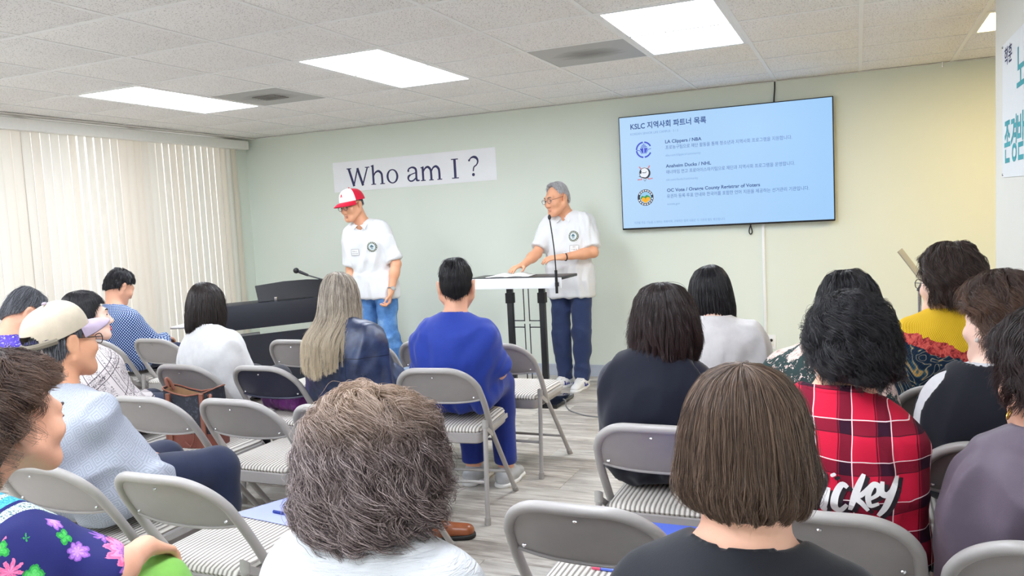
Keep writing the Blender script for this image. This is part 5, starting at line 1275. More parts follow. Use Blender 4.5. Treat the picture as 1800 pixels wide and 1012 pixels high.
ST = [([(-.085, .722), (-.068, .765), (-.048, .797), (-.040, .785), (-.046, .735)], .017), ([(-.046, .735), (-.022, .785), (-.004, .808), (.004, .798), (-.006, .760), (-.016, .722)], .019),
      ([(.022, .775), (.014, .745), (.010, .725), (.018, .722)], .015), ([(.030, .806), (.034, .799)], .013),
      ([(.062, .776), (.050, .782), (.036, .758), (.034, .732), (.046, .724), (.060, .738)], .016),
      ([(.096, .808), (.080, .770), (.066, .724)], .015), ([(.112, .786), (.092, .764), (.078, .756), (.092, .742), (.104, .726)], .013),
      ([(.106, .752), (.124, .764), (.126, .780), (.114, .784), (.104, .762), (.108, .738), (.126, .742)], .013),
      ([(.134, .792), (.132, .768), (.144, .762), (.158, .780)], .014), ([(.164, .802), (.154, .770), (.140, .734), (.124, .712)], .015)]
SL = [([(x - .018, z) for x, z in st], w) for st, w in ST]
script(SL, mat('print_black', lin(34, 24, 34), .7, grain=.1), .009, -.007, .0022, 'lettering_shadow'); script(SL, mat('print_white', lin(240, 238, 240), .7, grain=.03), 0, 0, .0036, 'lettering')
put_hair(P, J, Hair('perm', zs=.93, a=(.094, .098, .112), hem=((0, .32), (50, .40), (76, .54), (92, .50), (108, .70), (180, .78)), lump=.05, seed=43), HM('black', .34), 9500, r=.0005, npt=18, length=(.14, .4), start=(0, .88), curl=.015, freq=4.6, clump=.2, cl_amt=.85, frizz=.010, layer=(.94, 1.05), over=.03, tang=.5, stray=.05, swirl=.45)
MB().add(*ball(J.hc + J.R @ A_((-.083, .004, -.038)), (.006, .006, .006)), True).build('earring', mat('pearl', lin(236, 230, 224), .25, grain=.02), P)
#@ P16
m_gfl, t = newmat('green_floral_print', .7)
u, v, s = cyl(t, -.04, .21); vec = comb(t, u, v)
vo = t.new('ShaderNodeTexVoronoi', i_Scale=9.5, i_Randomness=.7); t.put(vo, 'Vector', vec); d = t.math('ADD', vo.outputs['Distance'], t.math('MULTIPLY', t.math('SUBTRACT', t.noise(vec, 70, 3, .7), .5), .55))
sm = t.math('GREATER_THAN', t.noise(vec, 60, 3, .75, .8), .60)
fm = t.math('MAXIMUM', t.math('LESS_THAN', d, .43), t.math('MULTIPLY', sm, t.math('LESS_THAN', d, .75)))
t.base(t.mix(fm, lin(46, 66, 66), t.ramp(t.noise(vec, 110, 2, .6), [(.35, lin(190, 160, 152)), (.55, lin(240, 218, 208))])))
P = person('person in a dark green top with pale pink flowers, mostly behind black curly hair', -.735, -3.95)
J = Seat(1.182, sw=.168, b=.95, hx=.065, hy=-.03, cx=-.01, head=(10, -4, 0), zs=.885)
add_part('body', J.body(), SKIN['a'], P); add_part('top', J.shirt(e=.020, sleeve=.95, loose=.02, amp=.006, seed=46), m_gfl, P); legs_of(P, J, m_char)
put_hair(P, J, Hair('perm', a=(.092, .098, .108), hem=((0, .34), (50, .44), (80, .6), (108, .8), (180, .85)), lump=.04, seed=46), HM('black', .32), 6000, r=.0006, npt=13, length=(.3, .7), start=(0, .7), curl=.008, freq=2.2, clump=.15, cl_amt=.8, frizz=.006, layer=(.94, 1.05), tang=.4)
#@ P17
m_yel, t = newmat('yellow_knit', .85)
s = t.sep(t.obj()); u, v, s = cyl(t, -.04, .21); vec = comb(t, u, v)
knit = AND(t, t.math('SINE', t.math('MULTIPLY', u, 620.0)), t.math('SINE', t.math('MULTIPLY', v, 520.0))); ye = t.mix(t.math('MULTIPLY_ADD', knit, .5, .5), lin(206, 160, 20), lin(244, 204, 56))
zz = t.math('ADD', v, t.math('MULTIPLY', t.math('SUBTRACT', t.noise(vec, 16, 2, .6), .5), .06)); zz = t.math('ADD', zz, t.math('MULTIPLY', s[0], .28))
red = t.ramp(t.noise(vec, 60, 3, .6, 1.2), [(.38, lin(130, 40, 44)), (.5, lin(206, 76, 72)), (.66, lin(226, 110, 96))])
wv = t.math('SINE', t.math('MULTIPLY', t.noise(vec, 9, 2, .6, 1.0), 60.0)); tealp = t.ramp(wv, [(.0, lin(24, 44, 66)), (.7, lin(44, 72, 92)), (.93, lin(70, 104, 116)), (1, lin(196, 160, 96))])
c = t.mix(t.math('LESS_THAN', zz, .875), ye, red); c = t.mix(t.math('LESS_THAN', zz, .835), c, tealp); t.base(c); t.bump(knit, .35, .004)
P = person('person in a mustard yellow knit sweater with red and teal floral border', -.325, -3.29)
J = Seat(1.228, sw=.178, b=1.0, hx=.0, hy=-.05, head=(52, 0, 0), zs=.91)
add_part('body', J.body(h=.0065), SKIN['c'], P); add_part('sweater', J.shirt(e=.020, sleeve=1.9, loose=.014, amp=.005, seed=49), m_yel, P); legs_of(P, J, m_char)
glasses(P, J, m_black); face_bits(P, J, mat('brow_dark', lin(60, 46, 42), .8, grain=.1), mat('lips_rose', lin(196, 110, 104), .4, grain=.05))
put_hair(P, J, Hair('perm', a=(.102, .104, .112), hem=((0, .33), (45, .36), (66, .52), (84, .60), (108, .76), (180, .80)), lump=.06, seed=49), HM('darkbrown', .34), 7500, r=.0006, npt=15, length=(.25, .65), start=(0, .75), curl=.014, freq=3.2, clump=.22, cl_amt=.9, frizz=.006, layer=(.94, 1.06), tang=.5, swirl=.4)
#@ P18
P = person('person with a pearl earring in a black vest over a white blouse', -.285, -4.02)
J = Seat(1.172, sw=.160, b=.94, hx=.03, hy=-.02, cx=.0, head=(40, -6, 4), zs=.845)
add_part('body', J.body(h=.0065), SKIN['c'], P); add_part('blouse', J.shirt(e=.014, sleeve=.9, loose=.02, amp=.003, seed=52), cloth('white_blouse_cotton', lin(216, 215, 219), .8), P); add_part('vest', J.shirt(e=.032, vest=True, amp=.004, seed=53, neck=(.10, .02)), cloth('black_vest_knit', lin(24, 26, 36), .8), P); legs_of(P, J, m_char)
MB().add(*ball(J.hc + J.R @ A_((-.084, .006, -.040)), (.0065, .0065, .0075)), True).build('earring', mat('pearl', lin(236, 230, 224), .25, grain=.02), P)
put_hair(P, J, Hair('perm', a=(.102, .102, .112), hem=((0, .33), (45, .38), (66, .44), (84, .50), (104, .55), (120, .76), (180, .82)), lump=.05, seed=52), HM('darkbrown', .34, tip=lin(116, 84, 66)), 8500, r=.0005, npt=15, length=(.2, .5), start=(0, .85), curl=.014, freq=4, clump=.2, cl_amt=.85, frizz=.007, layer=(.95, 1.06), tang=.45, stray=.06, swirl=.4)
#@ P19
P = person('person with dark wavy hair and a gold hoop earring in a mauve top', -.262, -4.72)
J = Seat(1.148, sw=.165, b=.94, hx=.0, hy=-.02, cx=.0, head=(30, -6, 0), zs=.835)
add_part('body', J.body(), SKIN['a'], P); add_part('top', J.shirt(h=.008, e=.020, sleeve=1.9, loose=.016, amp=.010, seed=56, neck=(.078, .02)), cloth('mauve_satin', lin(100, 89, 103), .5), P); legs_of(P, J, cloth('trousers_black', lin(28, 28, 34)))
c = J.hc + J.R @ A_((-.104, -.004, -.058)); V, F = tube_geo([tuple(c + A_((.004 * math.sin(a), (.011 * math.cos(a)), .013 * math.sin(a)))) for a in np.linspace(0, 2 * math.pi, 18, endpoint=False)], .0020, 6, closed=True); MB().add(V, F, True).build('earring', mat('gold', lin(214, 168, 84), .25, 1.0, grain=.03), P)
put_hair(P, J, Hair('perm', a=(.108, .104, .112), hem=((0, .34), (45, .40), (70, .44), (86, .46), (108, .66), (180, .86)), lump=.05, seed=56), HM('blackbrown', .34, tip=lin(64, 46, 46)), 9500, r=.0005, npt=15, length=(.25, .6), start=(0, .8), curl=.010, freq=2.6, clump=.2, cl_amt=.85, frizz=.009, layer=(.94, 1.06), tang=.5, stray=.06, swirl=.35)
MB().add(*ball(J.hc + A_((.035, -.135, -.035)), (.030, .014, .036)), True).build('hair_clip', mat('blue_plastic', lin(40, 120, 226), .3, grain=.03), P)
# ================================================================== THE FRONT OF THE ROOM
# ------------------------------------------------------------------ podium
pod = empty('podium', (-3.02, -1.08, 0), label='slim black podium with white front edge and cross outline', cat='podium')
MB().box((-.385, -.16, .968), (.395, .17, .988), bev=.003).build('top', m_black, pod)
MB().box((-.385, -.172, .905), (.385, -.158, .984), bev=.002).build('front_panel', mat('panel_white_gloss', lin(236, 238, 242), .3, grain=.01), pod)
for q in (-1, 1):
    lg = MB().box(((.03 + q * .133) - .022, -.02, .03), ((.03 + q * .133) + .022, .02, .968), bev=.002).build('leg', m_black, pod)
    MB().box(((.03 + q * .133) - .030, -.028, .78), ((.03 + q * .133) + .030, .028, .86), bev=.003).build('bracket', m_dark, lg)
m_rod = mat('rod_black', lin(38, 40, 46), .4, grain=.05)
for q in (-1, 1):
    xq = lambda a: .03 + q * a
    MB().tube(spline([(xq(.021), 0, .90), (xq(.021), 0, .66), (xq(.023), 0, .647), (xq(.036), 0, .643), (xq(.115), 0, .643)], 5), .0045, 6).build('cross_rod', m_rod, pod)
    MB().tube(spline([(xq(.021), 0, .04), (xq(.021), 0, .575), (xq(.023), 0, .588), (xq(.036), 0, .592), (xq(.115), 0, .592)], 5), .0045, 6).build('cross_rod', m_rod, pod)
MB().box((-.30, -.16, .004), (.30, .24, .032), bev=.004).build('base_plate', mat('gloss_black', lin(16, 18, 22), .08, grain=.1), pod)
# gooseneck microphone clipped to the podium's front corner
gm = empty('gooseneck_microphone', (-2.69, -1.30, .0), label='black gooseneck microphone standing at the right front corner of the podium', cat='microphone')
gm.location = (-2.665, -1.272, .9)
MB().tube([(0, 0, -.03), (0, 0, .14)], .0105, 10).box((-.014, .0, .02), (.014, .0185, .05), bev=.003).build('clamp', m_black, gm)
MB().tube(spline([(0, 0, .13), (-.004, -.0, .26), (-.018, .004, .40), (-.034, .012, .505)], 6), .0048, 8).build('gooseneck', m_black, gm)
V, F = ball((-.036, .014, .525), (.0125, .0125, .020)); MB().add(V, F, True).build('windscreen', m_dark, gm)
# open book on the podium
bk = empty('open_book', (-3.10, -1.10, .989), .1, 'open booklet with white pages lying on the podium top', 'book')
for q in (-1, 1):
    V = []; F = []
    for j in range(2):
        for i in range(9):
            a = i / 8; V.append((q * .17 * a, -.11 + .22 * j, .004 + .022 * math.sin(min(1, a * 1.25) * math.pi) * (1 - .3 * a)))
    V += [(x, y_, .001) for x, y_, _ in V]
    for i in range(8): F += [(i, i + 1, i + 10, i + 9), (18 + i, 27 + i, 28 + i, 19 + i), (i, 18 + i, 19 + i, i + 1), (9 + i, 10 + i, 28 + i, 27 + i)]
    F.append((8, 26, 35, 17)); link('page', mesh_np('page', V, F), mat('paper_page', lin(238, 238, 236), .7, grain=.02), bk)
MB().box((-.178, -.115, 0), (.178, .115, .002)).build('cover', mat('book_cover_dark', lin(50, 52, 60), .5, grain=.05), bk)
# cable on the floor
tag(MB().tube(spline([(-2.735, -1.05, .034), (-2.70, -1.10, .034), (-2.66, -1.19, .006), (-2.55, -1.33, .005), (-2.35, -1.42, .005), (-2.0, -1.38, .005), (-1.6, -1.45, .005), (-1.2, -1.3, .005)], 8), .0045, 7).build('floor_cable', mat('cable_grey', lin(110, 110, 112), .5, grain=.05)), 'thin grey cable running from the podium base across the floor', 'cable')
# ------------------------------------------------------------------ digital piano seen from behind
pa = math.radians(57)
pn = empty('digital_piano', (-5.45, -1.66, -.0), pa, 'black digital piano seen from the back, with music desk', 'piano')
m_pno = mat('piano_black', lin(31, 34, 45), .5, grain=.06, gscale=8)
PL = 1.22
MB().box((0, 0, .622), (PL, .34, .829), bev=.004).build('case', m_pno, pn)
MB().box((0, .015, .06), (PL, .04, .565)).build('back_panel', m_pno, pn)
for xx in (.0, PL - .03): MB().box((xx, .0, .0), (xx + .03, .30, .63), bev=.003).build('side_panel', m_pno, pn)
MB().box((.02, .05, .565), (.30, .08, .58)).build('cable_tray', mat('metal_grey', lin(150, 152, 156), .4, .6, grain=.05), pn)
V = [(.26, .05, .80), (PL - .26, .05, .80), (PL - .20, .13, .985), (.20 + .02, .13, .985)]
MB().prism([(.32, 0), (PL - .22, 0), (PL - .20, .145), (PL - .45, .165), (.56, .165), (.315, .145)], 0, .012, frame((0, .10, .831), (1, 0, 0), (0, .36, .933), (0, -.933, .36))).build('music_desk', mat('desk_black', lin(13, 14, 24), .45, grain=.08), pn)
MB().box((.45, .075, .829), (.475, .10, .864), bev=.002).build('desk_latch', m_chrome, pn)
# boom microphone behind the piano
ms = empty('microphone_stand', (-4.62, -1.02, 0), label='black boom microphone stand behind the piano', cat='microphone stand')
ms.location = (-4.55, -1.12, 0); ms.location = (-4.56, -1.28, 0)
for a in (30, 150, 270): MB().tube([(0, 0, .12), (.22 * math.cos(math.radians(a)), .22 * math.sin(math.radians(a)), .012)], .008, 8).build('leg', m_black, ms)
MB().tube([(0, 0, .08), (0, 0, .97)], .009, 8).build('pole', m_black, ms)
MB().tube([(.10, .05, .95), (0, 0, .97), (-.18, -.02, 1.02), (-.30, -.035, 1.055)], .006, 8).build('boom_arm', m_black, ms)
MB().tube([(-.28, -.033, 1.05), (-.36, -.04, 1.082)], [.010, .014], 10).add(*ball((-.39, -.043, 1.092), (.024, .024, .024)), True).build('microphone', m_dark, ms)
# ------------------------------------------------------------------ music stand at the right
st = empty('music_stand', (-.36, -2.30, 0), label='grey metal music stand behind the yellow sweater', cat='music stand')
st.location = (-.37, -2.42, 0)
for a in (90, 210, 330): MB().tube([(0, 0, .18), (.24 * math.cos(math.radians(a)), .24 * math.sin(math.radians(a)), .010)], .008, 8).build('leg', m_black, st)
MB().tube([(0, 0, .10), (0, 0, .84)], .013, 10).build('lower_pole', m_black, st)
MB().tube([(0, 0, .82), (0, 0, .985)], .008, 10).build('upper_pole', m_chrome, st)
m_std = mat('stand_grey', lin(176, 172, 164), .45, .3, grain=.04)
# folding V-shaped desk seen nearly edge on: two wings that meet at a hinge
E_ = A_((.10, .955, .0)) / np.linalg.norm((.10, .955)); S_ = A_((.955, .10, 0))
def wing(p0, p1, dep, m):
    p0, p1 = A_(p0), A_(p1); u = (p1 - p0); L = np.linalg.norm(u); u = u / L; n = np.cross(u, E_)
    MB().box((0, -dep / 2, -.002), (L, dep / 2, .002), frame(tuple(p0), tuple(u), tuple(E_), tuple(n))).build('desk_wing', m, st)
ctr = A_((.105, .02, .895)); wing(ctr, (-.085, .0, 1.175), .30, m_std); wing(ctr, (.285, .10, 1.085), .16, m_black)
MB().tube([(.0, -.0, .97), (.02, .0, 1.01)], .016, 10).build('tilt_joint', m_black, st)
# ------------------------------------------------------------------ things on and under chairs
def paper_sheet(name, pts, z, m, label, cat, thick=.0015):
    o = MB().prism(pts, 0, thick).build(name, m, None, (0, 0, z)); return tag(o, label, cat)
m_bluepaper = mat('paper_lavender_blue', lin(160, 168, 222), .7, grain=.02, gscale=5)
paper_sheet('paper_sheet', [(-2.62, -4.70), (-2.30, -4.74), (-2.26, -4.46), (-2.50, -4.42)], .4615, m_bluepaper, 'lavender blue paper folder lying on the seat of an empty grey chair', 'paper')
pen = empty('pen', (-2.40, -4.66, .4685), math.radians(-6), 'blue ballpoint pen lying on the lavender blue paper', 'pen')
RX = Matrix.Rotation(math.pi / 2, 4, 'Y')
MB().tube([(-.07, 0, 0), (.03, 0, 0)], .0052, 10).tube([(.03, 0, 0), (.045, 0, 0)], [.005, .0015], 10).build('barrel', mat('pen_blue', lin(40, 100, 214), .3, grain=.03), pen)
MB().tube([(-.082, 0, 0), (-.03, 0, 0)], .0056, 10).box((-.08, .0052, -.0015), (-.04, .008, .0015)).build('cap', mat('pen_dark_blue', lin(26, 50, 130), .3, grain=.03), pen)
fo = empty('folder', (-1.16, -4.60, .461), label='blue folder with a pink edge lying on the seat of a grey chair', cat='folder')
MB().box((-.13, -.16, 0), (.16, .20, .006), bev=.001).build('cover', mat('folder_blue', lin(96, 120, 222), .5, grain=.03), fo)
MB().box((-.155, -.16, 0), (-.131, .20, .006)).build('spine', mat('folder_pink', lin(236, 96, 130), .5, grain=.03), fo)
# tote bag
m_canvas, t = newmat('bag_dark_canvas', .6); t.base(t.mix(t.math('GREATER_THAN', t.noise(t.obj(), 60, 3, .7), .58), lin(44, 46, 54), lin(66, 68, 78))); t.bump(t.noise(t.obj(), 300, 2, .6), .15, .003)
m_tan = mat('bag_tan_leather', lin(124, 74, 58), .45, grain=.1, bump=.1); m_bag_base = mat('bag_brown_leather', lin(112, 58, 46), .45, grain=.1, bump=.1); m_lining = mat('bag_lining', lin(150, 116, 84), .8, grain=.08)
bag = empty('tote_bag', (-3.455, -4.00, .4605), math.radians(8), 'dark canvas tote bag with tan leather trim on a chair seat', 'bag')
def bag_shell(w0, d0, w1, d1, z0, z1, dip=0.0, k=8, n=40, inset=.0, top=True):
    V = []; F = []
    for j in range(k + 1):
        a = j / k; w, d = w0 + (w1 - w0) * a - inset, d0 + (d1 - d0) * a - inset
        for i in range(n):
            ph = 2 * math.pi * i / n; c_, s_ = math.cos(ph), math.sin(ph); e = .38
            x = w * math.copysign(abs(c_) ** e, c_); y_ = d * math.copysign(abs(s_) ** e, s_)
            zz = z0 + (z1 - z0) * a; zz -= dip * a * a * (1 - (x / max(w, 1e-6)) ** 2); y_ += .006 * math.sin(x * 40 + a * 5) * a
            V.append((x, y_, zz))
    for j in range(k):
        for i in range(n): F.append((j * n + i, j * n + (i + 1) % n, (j + 1) * n + (i + 1) % n, (j + 1) * n + i))
    if not top: F.append(tuple(range(n))[::-1])
    return V, F
b_ = MB(); V, F = bag_shell(.130, .070, .140, .055, .0, .27, .035); b_.add(V, F, True); b_.build('body', m_canvas, bag)
V, F = bag_shell(.130, .070, .138, .054, .004, .265, .035, inset=.006, top=False); MB().add([tuple(v) for v in V], [f[::-1] for f in F], True).build('lining', m_lining, bag)
V, F = bag_shell(.1335, .0735, .1345, .0725, .0, .065, 0, k=3, top=False); MB().add(V, F, True).build('base', m_bag_base, bag)
rim = bag_shell(.130, .070, .1415, .0565, .0, .272, .035)[0][-40:]; MB().tube(rim, .0038, 6, closed=True).build('rim', m_tan, bag)
for q in (-1, 1): MB().box((q * .088 - .010, -.078, .0), (q * .088 + .010, -.068, .25)).build('strap', m_tan, bag)
MB().tube(spline([(-.137, 0, .25), (-.150, .0, .30), (-.140, .01, .295), (-.125, .02, .25)], 6), .008, 8).build('handle', m_tan, bag)
MB().tube(spline([(.11, -.05, .235), (.138, -.075, .24), (.128, -.09, .17), (.11, -.085, .14)], 6), .007, 8).build('handle', m_tan, bag)
MB().tube(spline([(.03, -.078, .10), (.045, -.09, .05), (.02, -.085, .012), (-.01, -.083, .03)], 6), .004, 6).build('cord', m_bag_base, bag)
# purple bag
pb = empty('handbag', (-3.475, -3.345, .470), math.radians(-4), 'shiny purple handbag slumped on the chair with the slate back', 'bag')
pb.scale = (.76, 1, 1)
m_pur, t = newmat('bag_purple_leather', .35); t.base(t.ramp(t.noise(t.obj(), 9, 3, .6), [(.35, lin(74, 22, 84)), (.65, lin(120, 40, 128))])); t.bump(t.noise(t.obj(), 24, 3, .6), .5, .02); t.b.inputs['Specular IOR Level'].default_value = .6
f = Field(); f.rc((-.15, 0, .055), (.13, 0, .05), .052, .050, .03); f.rc((-.13, 0, .10), (.13, -.005, .085), .040, .034, .05); f.rc((.10, 0, .06), (.125, -.02, .05), .045, .036, .03); f.cut((0, 0, .001), (0, 0, -1))
V, F = f.mesh(.007); add_part('body', (folds(V, F, .006, 60, (14, 14, 14)) * A_((1, 1, 1)) , F), m_pur, pb)
MB().tube(spline([(-.13, -.03, .12), (-.10, -.06, .16), (.0, -.062, .165), (.08, -.05, .13), (.10, -.03, .10)], 6), .007, 8).build('handle', m_pur, pb)
for xx in (-.13, .10): MB().tube([(xx, -.03, .095), (xx, -.035, .125)], .006, 8).build('ring', m_chrome, pb)
# lone loafer
lf = empty('loafer', (-2.45, -3.70, 0), math.radians(-66), 'brown leather loafer on the floor behind the brown curly head', 'shoe')
up, so = shoe_mesh((0, 0, .075), (0, 1, 0), L=.28, h=.006)
m_loaf = mat('loafer_brown', lin(150, 84, 50), .3, grain=.15, gscale=20); add_part('upper', up, m_loaf, lf); add_part('sole', so, mat('sole_black', lin(24, 22, 22), .6, grain=.05), lf)
# note pad of the writing man
np_ = empty('notepad', (-5.34, -2.13, .735), .3, 'white notepad held on the lap of the man in polka dots', 'notepad')
MB().box((-.11, -.10, 0), (.11, .10, .012), bev=.001).build('pages', mat('paper_page', lin(238, 238, 236), .7, grain=.02), np_); MB().box((-.112, -.102, -.004), (.112, .102, 0)).build('board', m_dark, np_)
# ================================================================== THE TWO STANDING MEN (local: metres from the feet, facing +y)
def stand_body(P, d, h=.0055, curl=(.45, .45)):
    """d: dict of joints"""
    f = Field(); R, c = d['R'], d['hc']
    torso_prims(f, d, 0)
    for q in (1, -1):
        S, E, Wp, hd, pn, cu = d['arm'][q]; f.rc(S, E, .046, .038, .04); f.rc(E, E + (Wp - E) * .35, .040, .040, .03); f.rc(E + (Wp - E) * .3, Wp, .040, .027, .03); hand_prims(f, Wp, hd, pn, L=.185, side=q, curl=cu, r=.0088)
        H, K, An = d['leg'][q]; f.rc(H, K, .082, .055, .04); f.rc(K, An, .056, .036, .03); f.rc(An, An + A_(d['toe'][q]) * .12 + A_((0, 0, -.05)), .036, .026, .03)
    head_prims(f, c, R, False, d.get('hs', 1.0), d.get('smile', 0), neck=d['nb'], neck_r=(.056, .062))
    return f.mesh(h)
def torso_prims(f, d, e):
    hp, sh = d['hip'], d['sh']; w = (hp + sh) / 2 + A_((0, .005, 0)); sw = d['sw']; b = d.get('b', 1.0); rx = d['rx']; hx = d.get('hrx', rx)
    for q in (1, -1):
        f.rc(hp + hx * q * .075 + (0, 0, -.02), w + rx * q * .066 * b, .100 + e, .096 * b + e, .05); f.rc(w + rx * q * .066 * b, sh + rx * q * .080 * b + (0, 0, -.13), .096 * b + e, .100 * b + e, .06)
        f.rc(sh + rx * q * .05 + (0, 0, -.03), sh + rx * q * (sw - .055) + (0, 0, -.035), .060 + e, .050 + e, .05); f.rc(d['nb'] + (0, 0, .01), sh + rx * q * (sw - .075) + (0, 0, -.01), .046 + e, .044 + e, .04)
def polo(d, e=.012, hem=.75, h=.0065, slv=.72, amp=.006, seed=1, hemn=(0, 0, -1)):
    f = Field(); torso_prims(f, d, e); hp = d['hip']
    for q in (1, -1):
        hx = d.get('hrx', d['rx']); f.fc(hp + hx * q * .07 + (0, .0, .10), hp + hx * q * .075 + (0, 0, hem - hp[2]), .102 + e, .108 + e, .05)
        S, E = d['arm'][q][:2]; p = S + (E - S) * slv; f.rc(S, S + (E - S) * .3, .048 + e, .047 + e, .04); f.fc(S + (E - S) * .12, p, .047 + e, .048 + e + .008, .03)
    f.rc(d['nb'] + (0, .01, -.01), d['nb'] + (0, .0, .14), .058, .066, .01, 'sub'); f.cut((0, 0, hem), hemn)
    V, F = f.mesh(h); nb = d['nb']; return folds(V, F, amp, seed, (9, 9, 4), mask=lambda X: np.clip((np.linalg.norm(X - nb, axis=1) - .09) / .07, 0, 1)), F
def polo_collar(d, m, P):
    nb, rx = d['nb'], d['rx']; fw = d['fw']
    f = Field(); a = nb + (0, 0, -.005); b = a + A_((0, 0, .05)) - fw * .008
    f.fc(a, b, .082, .070, .01); f.fc(a - (0, 0, .02), b + (0, 0, .02), .070, .064, .006, 'sub')
    f.rc(a + fw * .09 + (0, 0, .0), a + fw * .06 + (0, 0, .09), .012, .03, .01, 'sub'); f.cut(b + A_((0, 0, -.006)), fw * .5 + A_((0, 0, 1)))
    add_part('collar', f.mesh(.004), m, P)
    for q in (1, -1):   # collar points
        p0 = a + fw * .074 + rx * q * .022 + (0, 0, .004); tri = [p0 + rx * q * .052 - fw * .022 + (0, 0, .012), p0 + rx * q * .030 + fw * .012 + (0, 0, -.042), p0 + rx * -q * .012 + fw * .006 + (0, 0, -.004)]
        V = [tuple(x) for x in tri] + [tuple(x + fw * .005) for x in tri]; MB().add(V, [(0, 1, 2), (5, 4, 3), (0, 3, 4, 1), (1, 4, 5, 2), (2, 5, 3, 0)]).build('collar_point', m, P)
def on_front(VF, d, center, pts, lift):
    """lay flat shapes on the shirt's front: centre (x across, z height), ray cast along -forward"""
    bv = BVHTree.FromPolygons([tuple(p) for p in VF[0]], [tuple(map(int, g)) for g in VF[1]]); fw, rx = d['fw'], d['rx']; out = []
    for x, z in pts:
        o = A_(d['sh']) * (1, 1, 0) + rx * (center[0] + x) + A_((0, 0, center[1] + z)) + fw * .6
        h_ = bv.ray_cast(Vector(o), Vector(-fw)); out.append(tuple(A_(h_[0]) + fw * lift) if h_[0] else tuple(o - fw * .47))
    return out
def badge(P, sh, VF, d, c, r=.044):
    def flat(name, v, f, m, l): o = link(name, mesh_np(name, on_front(VF, d, c, v, l), f, False), m, sh); return o
    n = 30; v = []; f = []
    for i in range(n):
        a = 2 * math.pi * i / n; v += [(r * .66 * math.cos(a), r * .66 * math.sin(a)), (r * math.cos(a), r * math.sin(a))]
    f = [(2 * i, 2 * i + 1, 2 * ((i + 1) % n) + 1, 2 * ((i + 1) % n)) for i in range(n)]
    flat('emblem_ring', v, f, mat('emblem_olive', lin(104, 112, 98), .7, grain=.25, gscale=160), .002)
    v2 = [(r * .64 * math.cos(2 * math.pi * i / n), r * .64 * math.sin(2 * math.pi * i / n)) for i in range(n)]; flat('emblem_field', v2, [tuple(range(n))], mat('emblem_pale', lin(222, 236, 244), .7, grain=.03), .002)
    v3 = []; f3 = []
    for cx_, cz_, rr in ((0, .008, .010), (-.008, .003, .007), (.008, .003, .007)):
        b = len(v3); v3 += [(cx_ + rr * math.cos(2 * math.pi * i / 12), cz_ + rr * math.sin(2 * math.pi * i / 12)) for i in range(12)]; f3.append(tuple(range(b, b + 12)))
    b = len(v3); v3 += [(-.002, -.002), (.002, -.002), (.002, -.014), (-.002, -.014), (-.012, -.013), (.012, -.013), (.012, -.017), (-.012, -.017)]; f3 += [(b, b + 1, b + 2, b + 3), (b + 4, b + 5, b + 6, b + 7)]
    o = flat('emblem_tree', v3, f3, mat('emblem_tree', lin(92, 128, 140), .7, grain=.1), .0034); o['kind'] = 'stuff'
    v4 = []; f4 = []
    for k in range(16):
        a = 2 * math.pi * k / 16; v_, f_ = ribbon([(r * .76 * math.cos(a), r * .76 * math.sin(a)), (r * .92 * math.cos(a), r * .92 * math.sin(a))], .004); b = len(v4); v4 += v_; f4 += [tuple(b + i for i in q) for q in f_]
    o = flat('emblem_letters', v4, f4, mat('emblem_white', lin(226, 228, 222), .7, grain=.02), .0034); o['kind'] = 'stuff'
def name_tag(P, sh, VF, d, c, lines, w=.036, hh=.026):
    k_ = 8; gp = [(-w + 2 * w * i / k_, -hh + 2 * hh * j / k_) for j in range(k_ + 1) for i in range(k_ + 1)]; gf = [(j * 9 + i, j * 9 + i + 1, j * 9 + i + 10, j * 9 + i + 9) for j in range(k_) for i in range(k_)]
    o = link('name_tag', mesh_np('name_tag', on_front(VF, d, c, gp, .003), gf, False), mat('tag_white', lin(240, 240, 240), .5, grain=.01), sh)
    ring_ = [(-w + 2 * w * i / 8, -hh) for i in range(8)] + [(w, -hh + 2 * hh * i / 6) for i in range(6)] + [(w - 2 * w * i / 8, hh) for i in range(8)] + [(-w, hh - 2 * hh * i / 6) for i in range(6)]; v, f = ribbon(ring_, .003, True); link('tag_border', mesh_np('tag_border', on_front(VF, d, c, v, .0045), f, False), mat('tag_grey', lin(120, 122, 124), .6, grain=.03), o)
    for body, x0, x1, z, s_ in lines:
        me = text_mesh(body, s_); k = len(me.vertices); A = np.empty(k * 3, np.float32); me.vertices.foreach_get('co', A); A = A.reshape(-1, 3); X = (A[:, 0] - A[:, 0].min()) / (np.ptp(A[:, 0]) + 1e-9) * (x1 - x0) + x0
        co = A_(on_front(VF, d, c, list(zip(-X, A[:, 1] + z)), .0048)); me.vertices.foreach_set('co', co.astype(np.float32).ravel()); me.update(); link('lettering', me, mat('tag_ink', lin(90, 90, 96), .6, grain=.03), o)
class JJ: pass
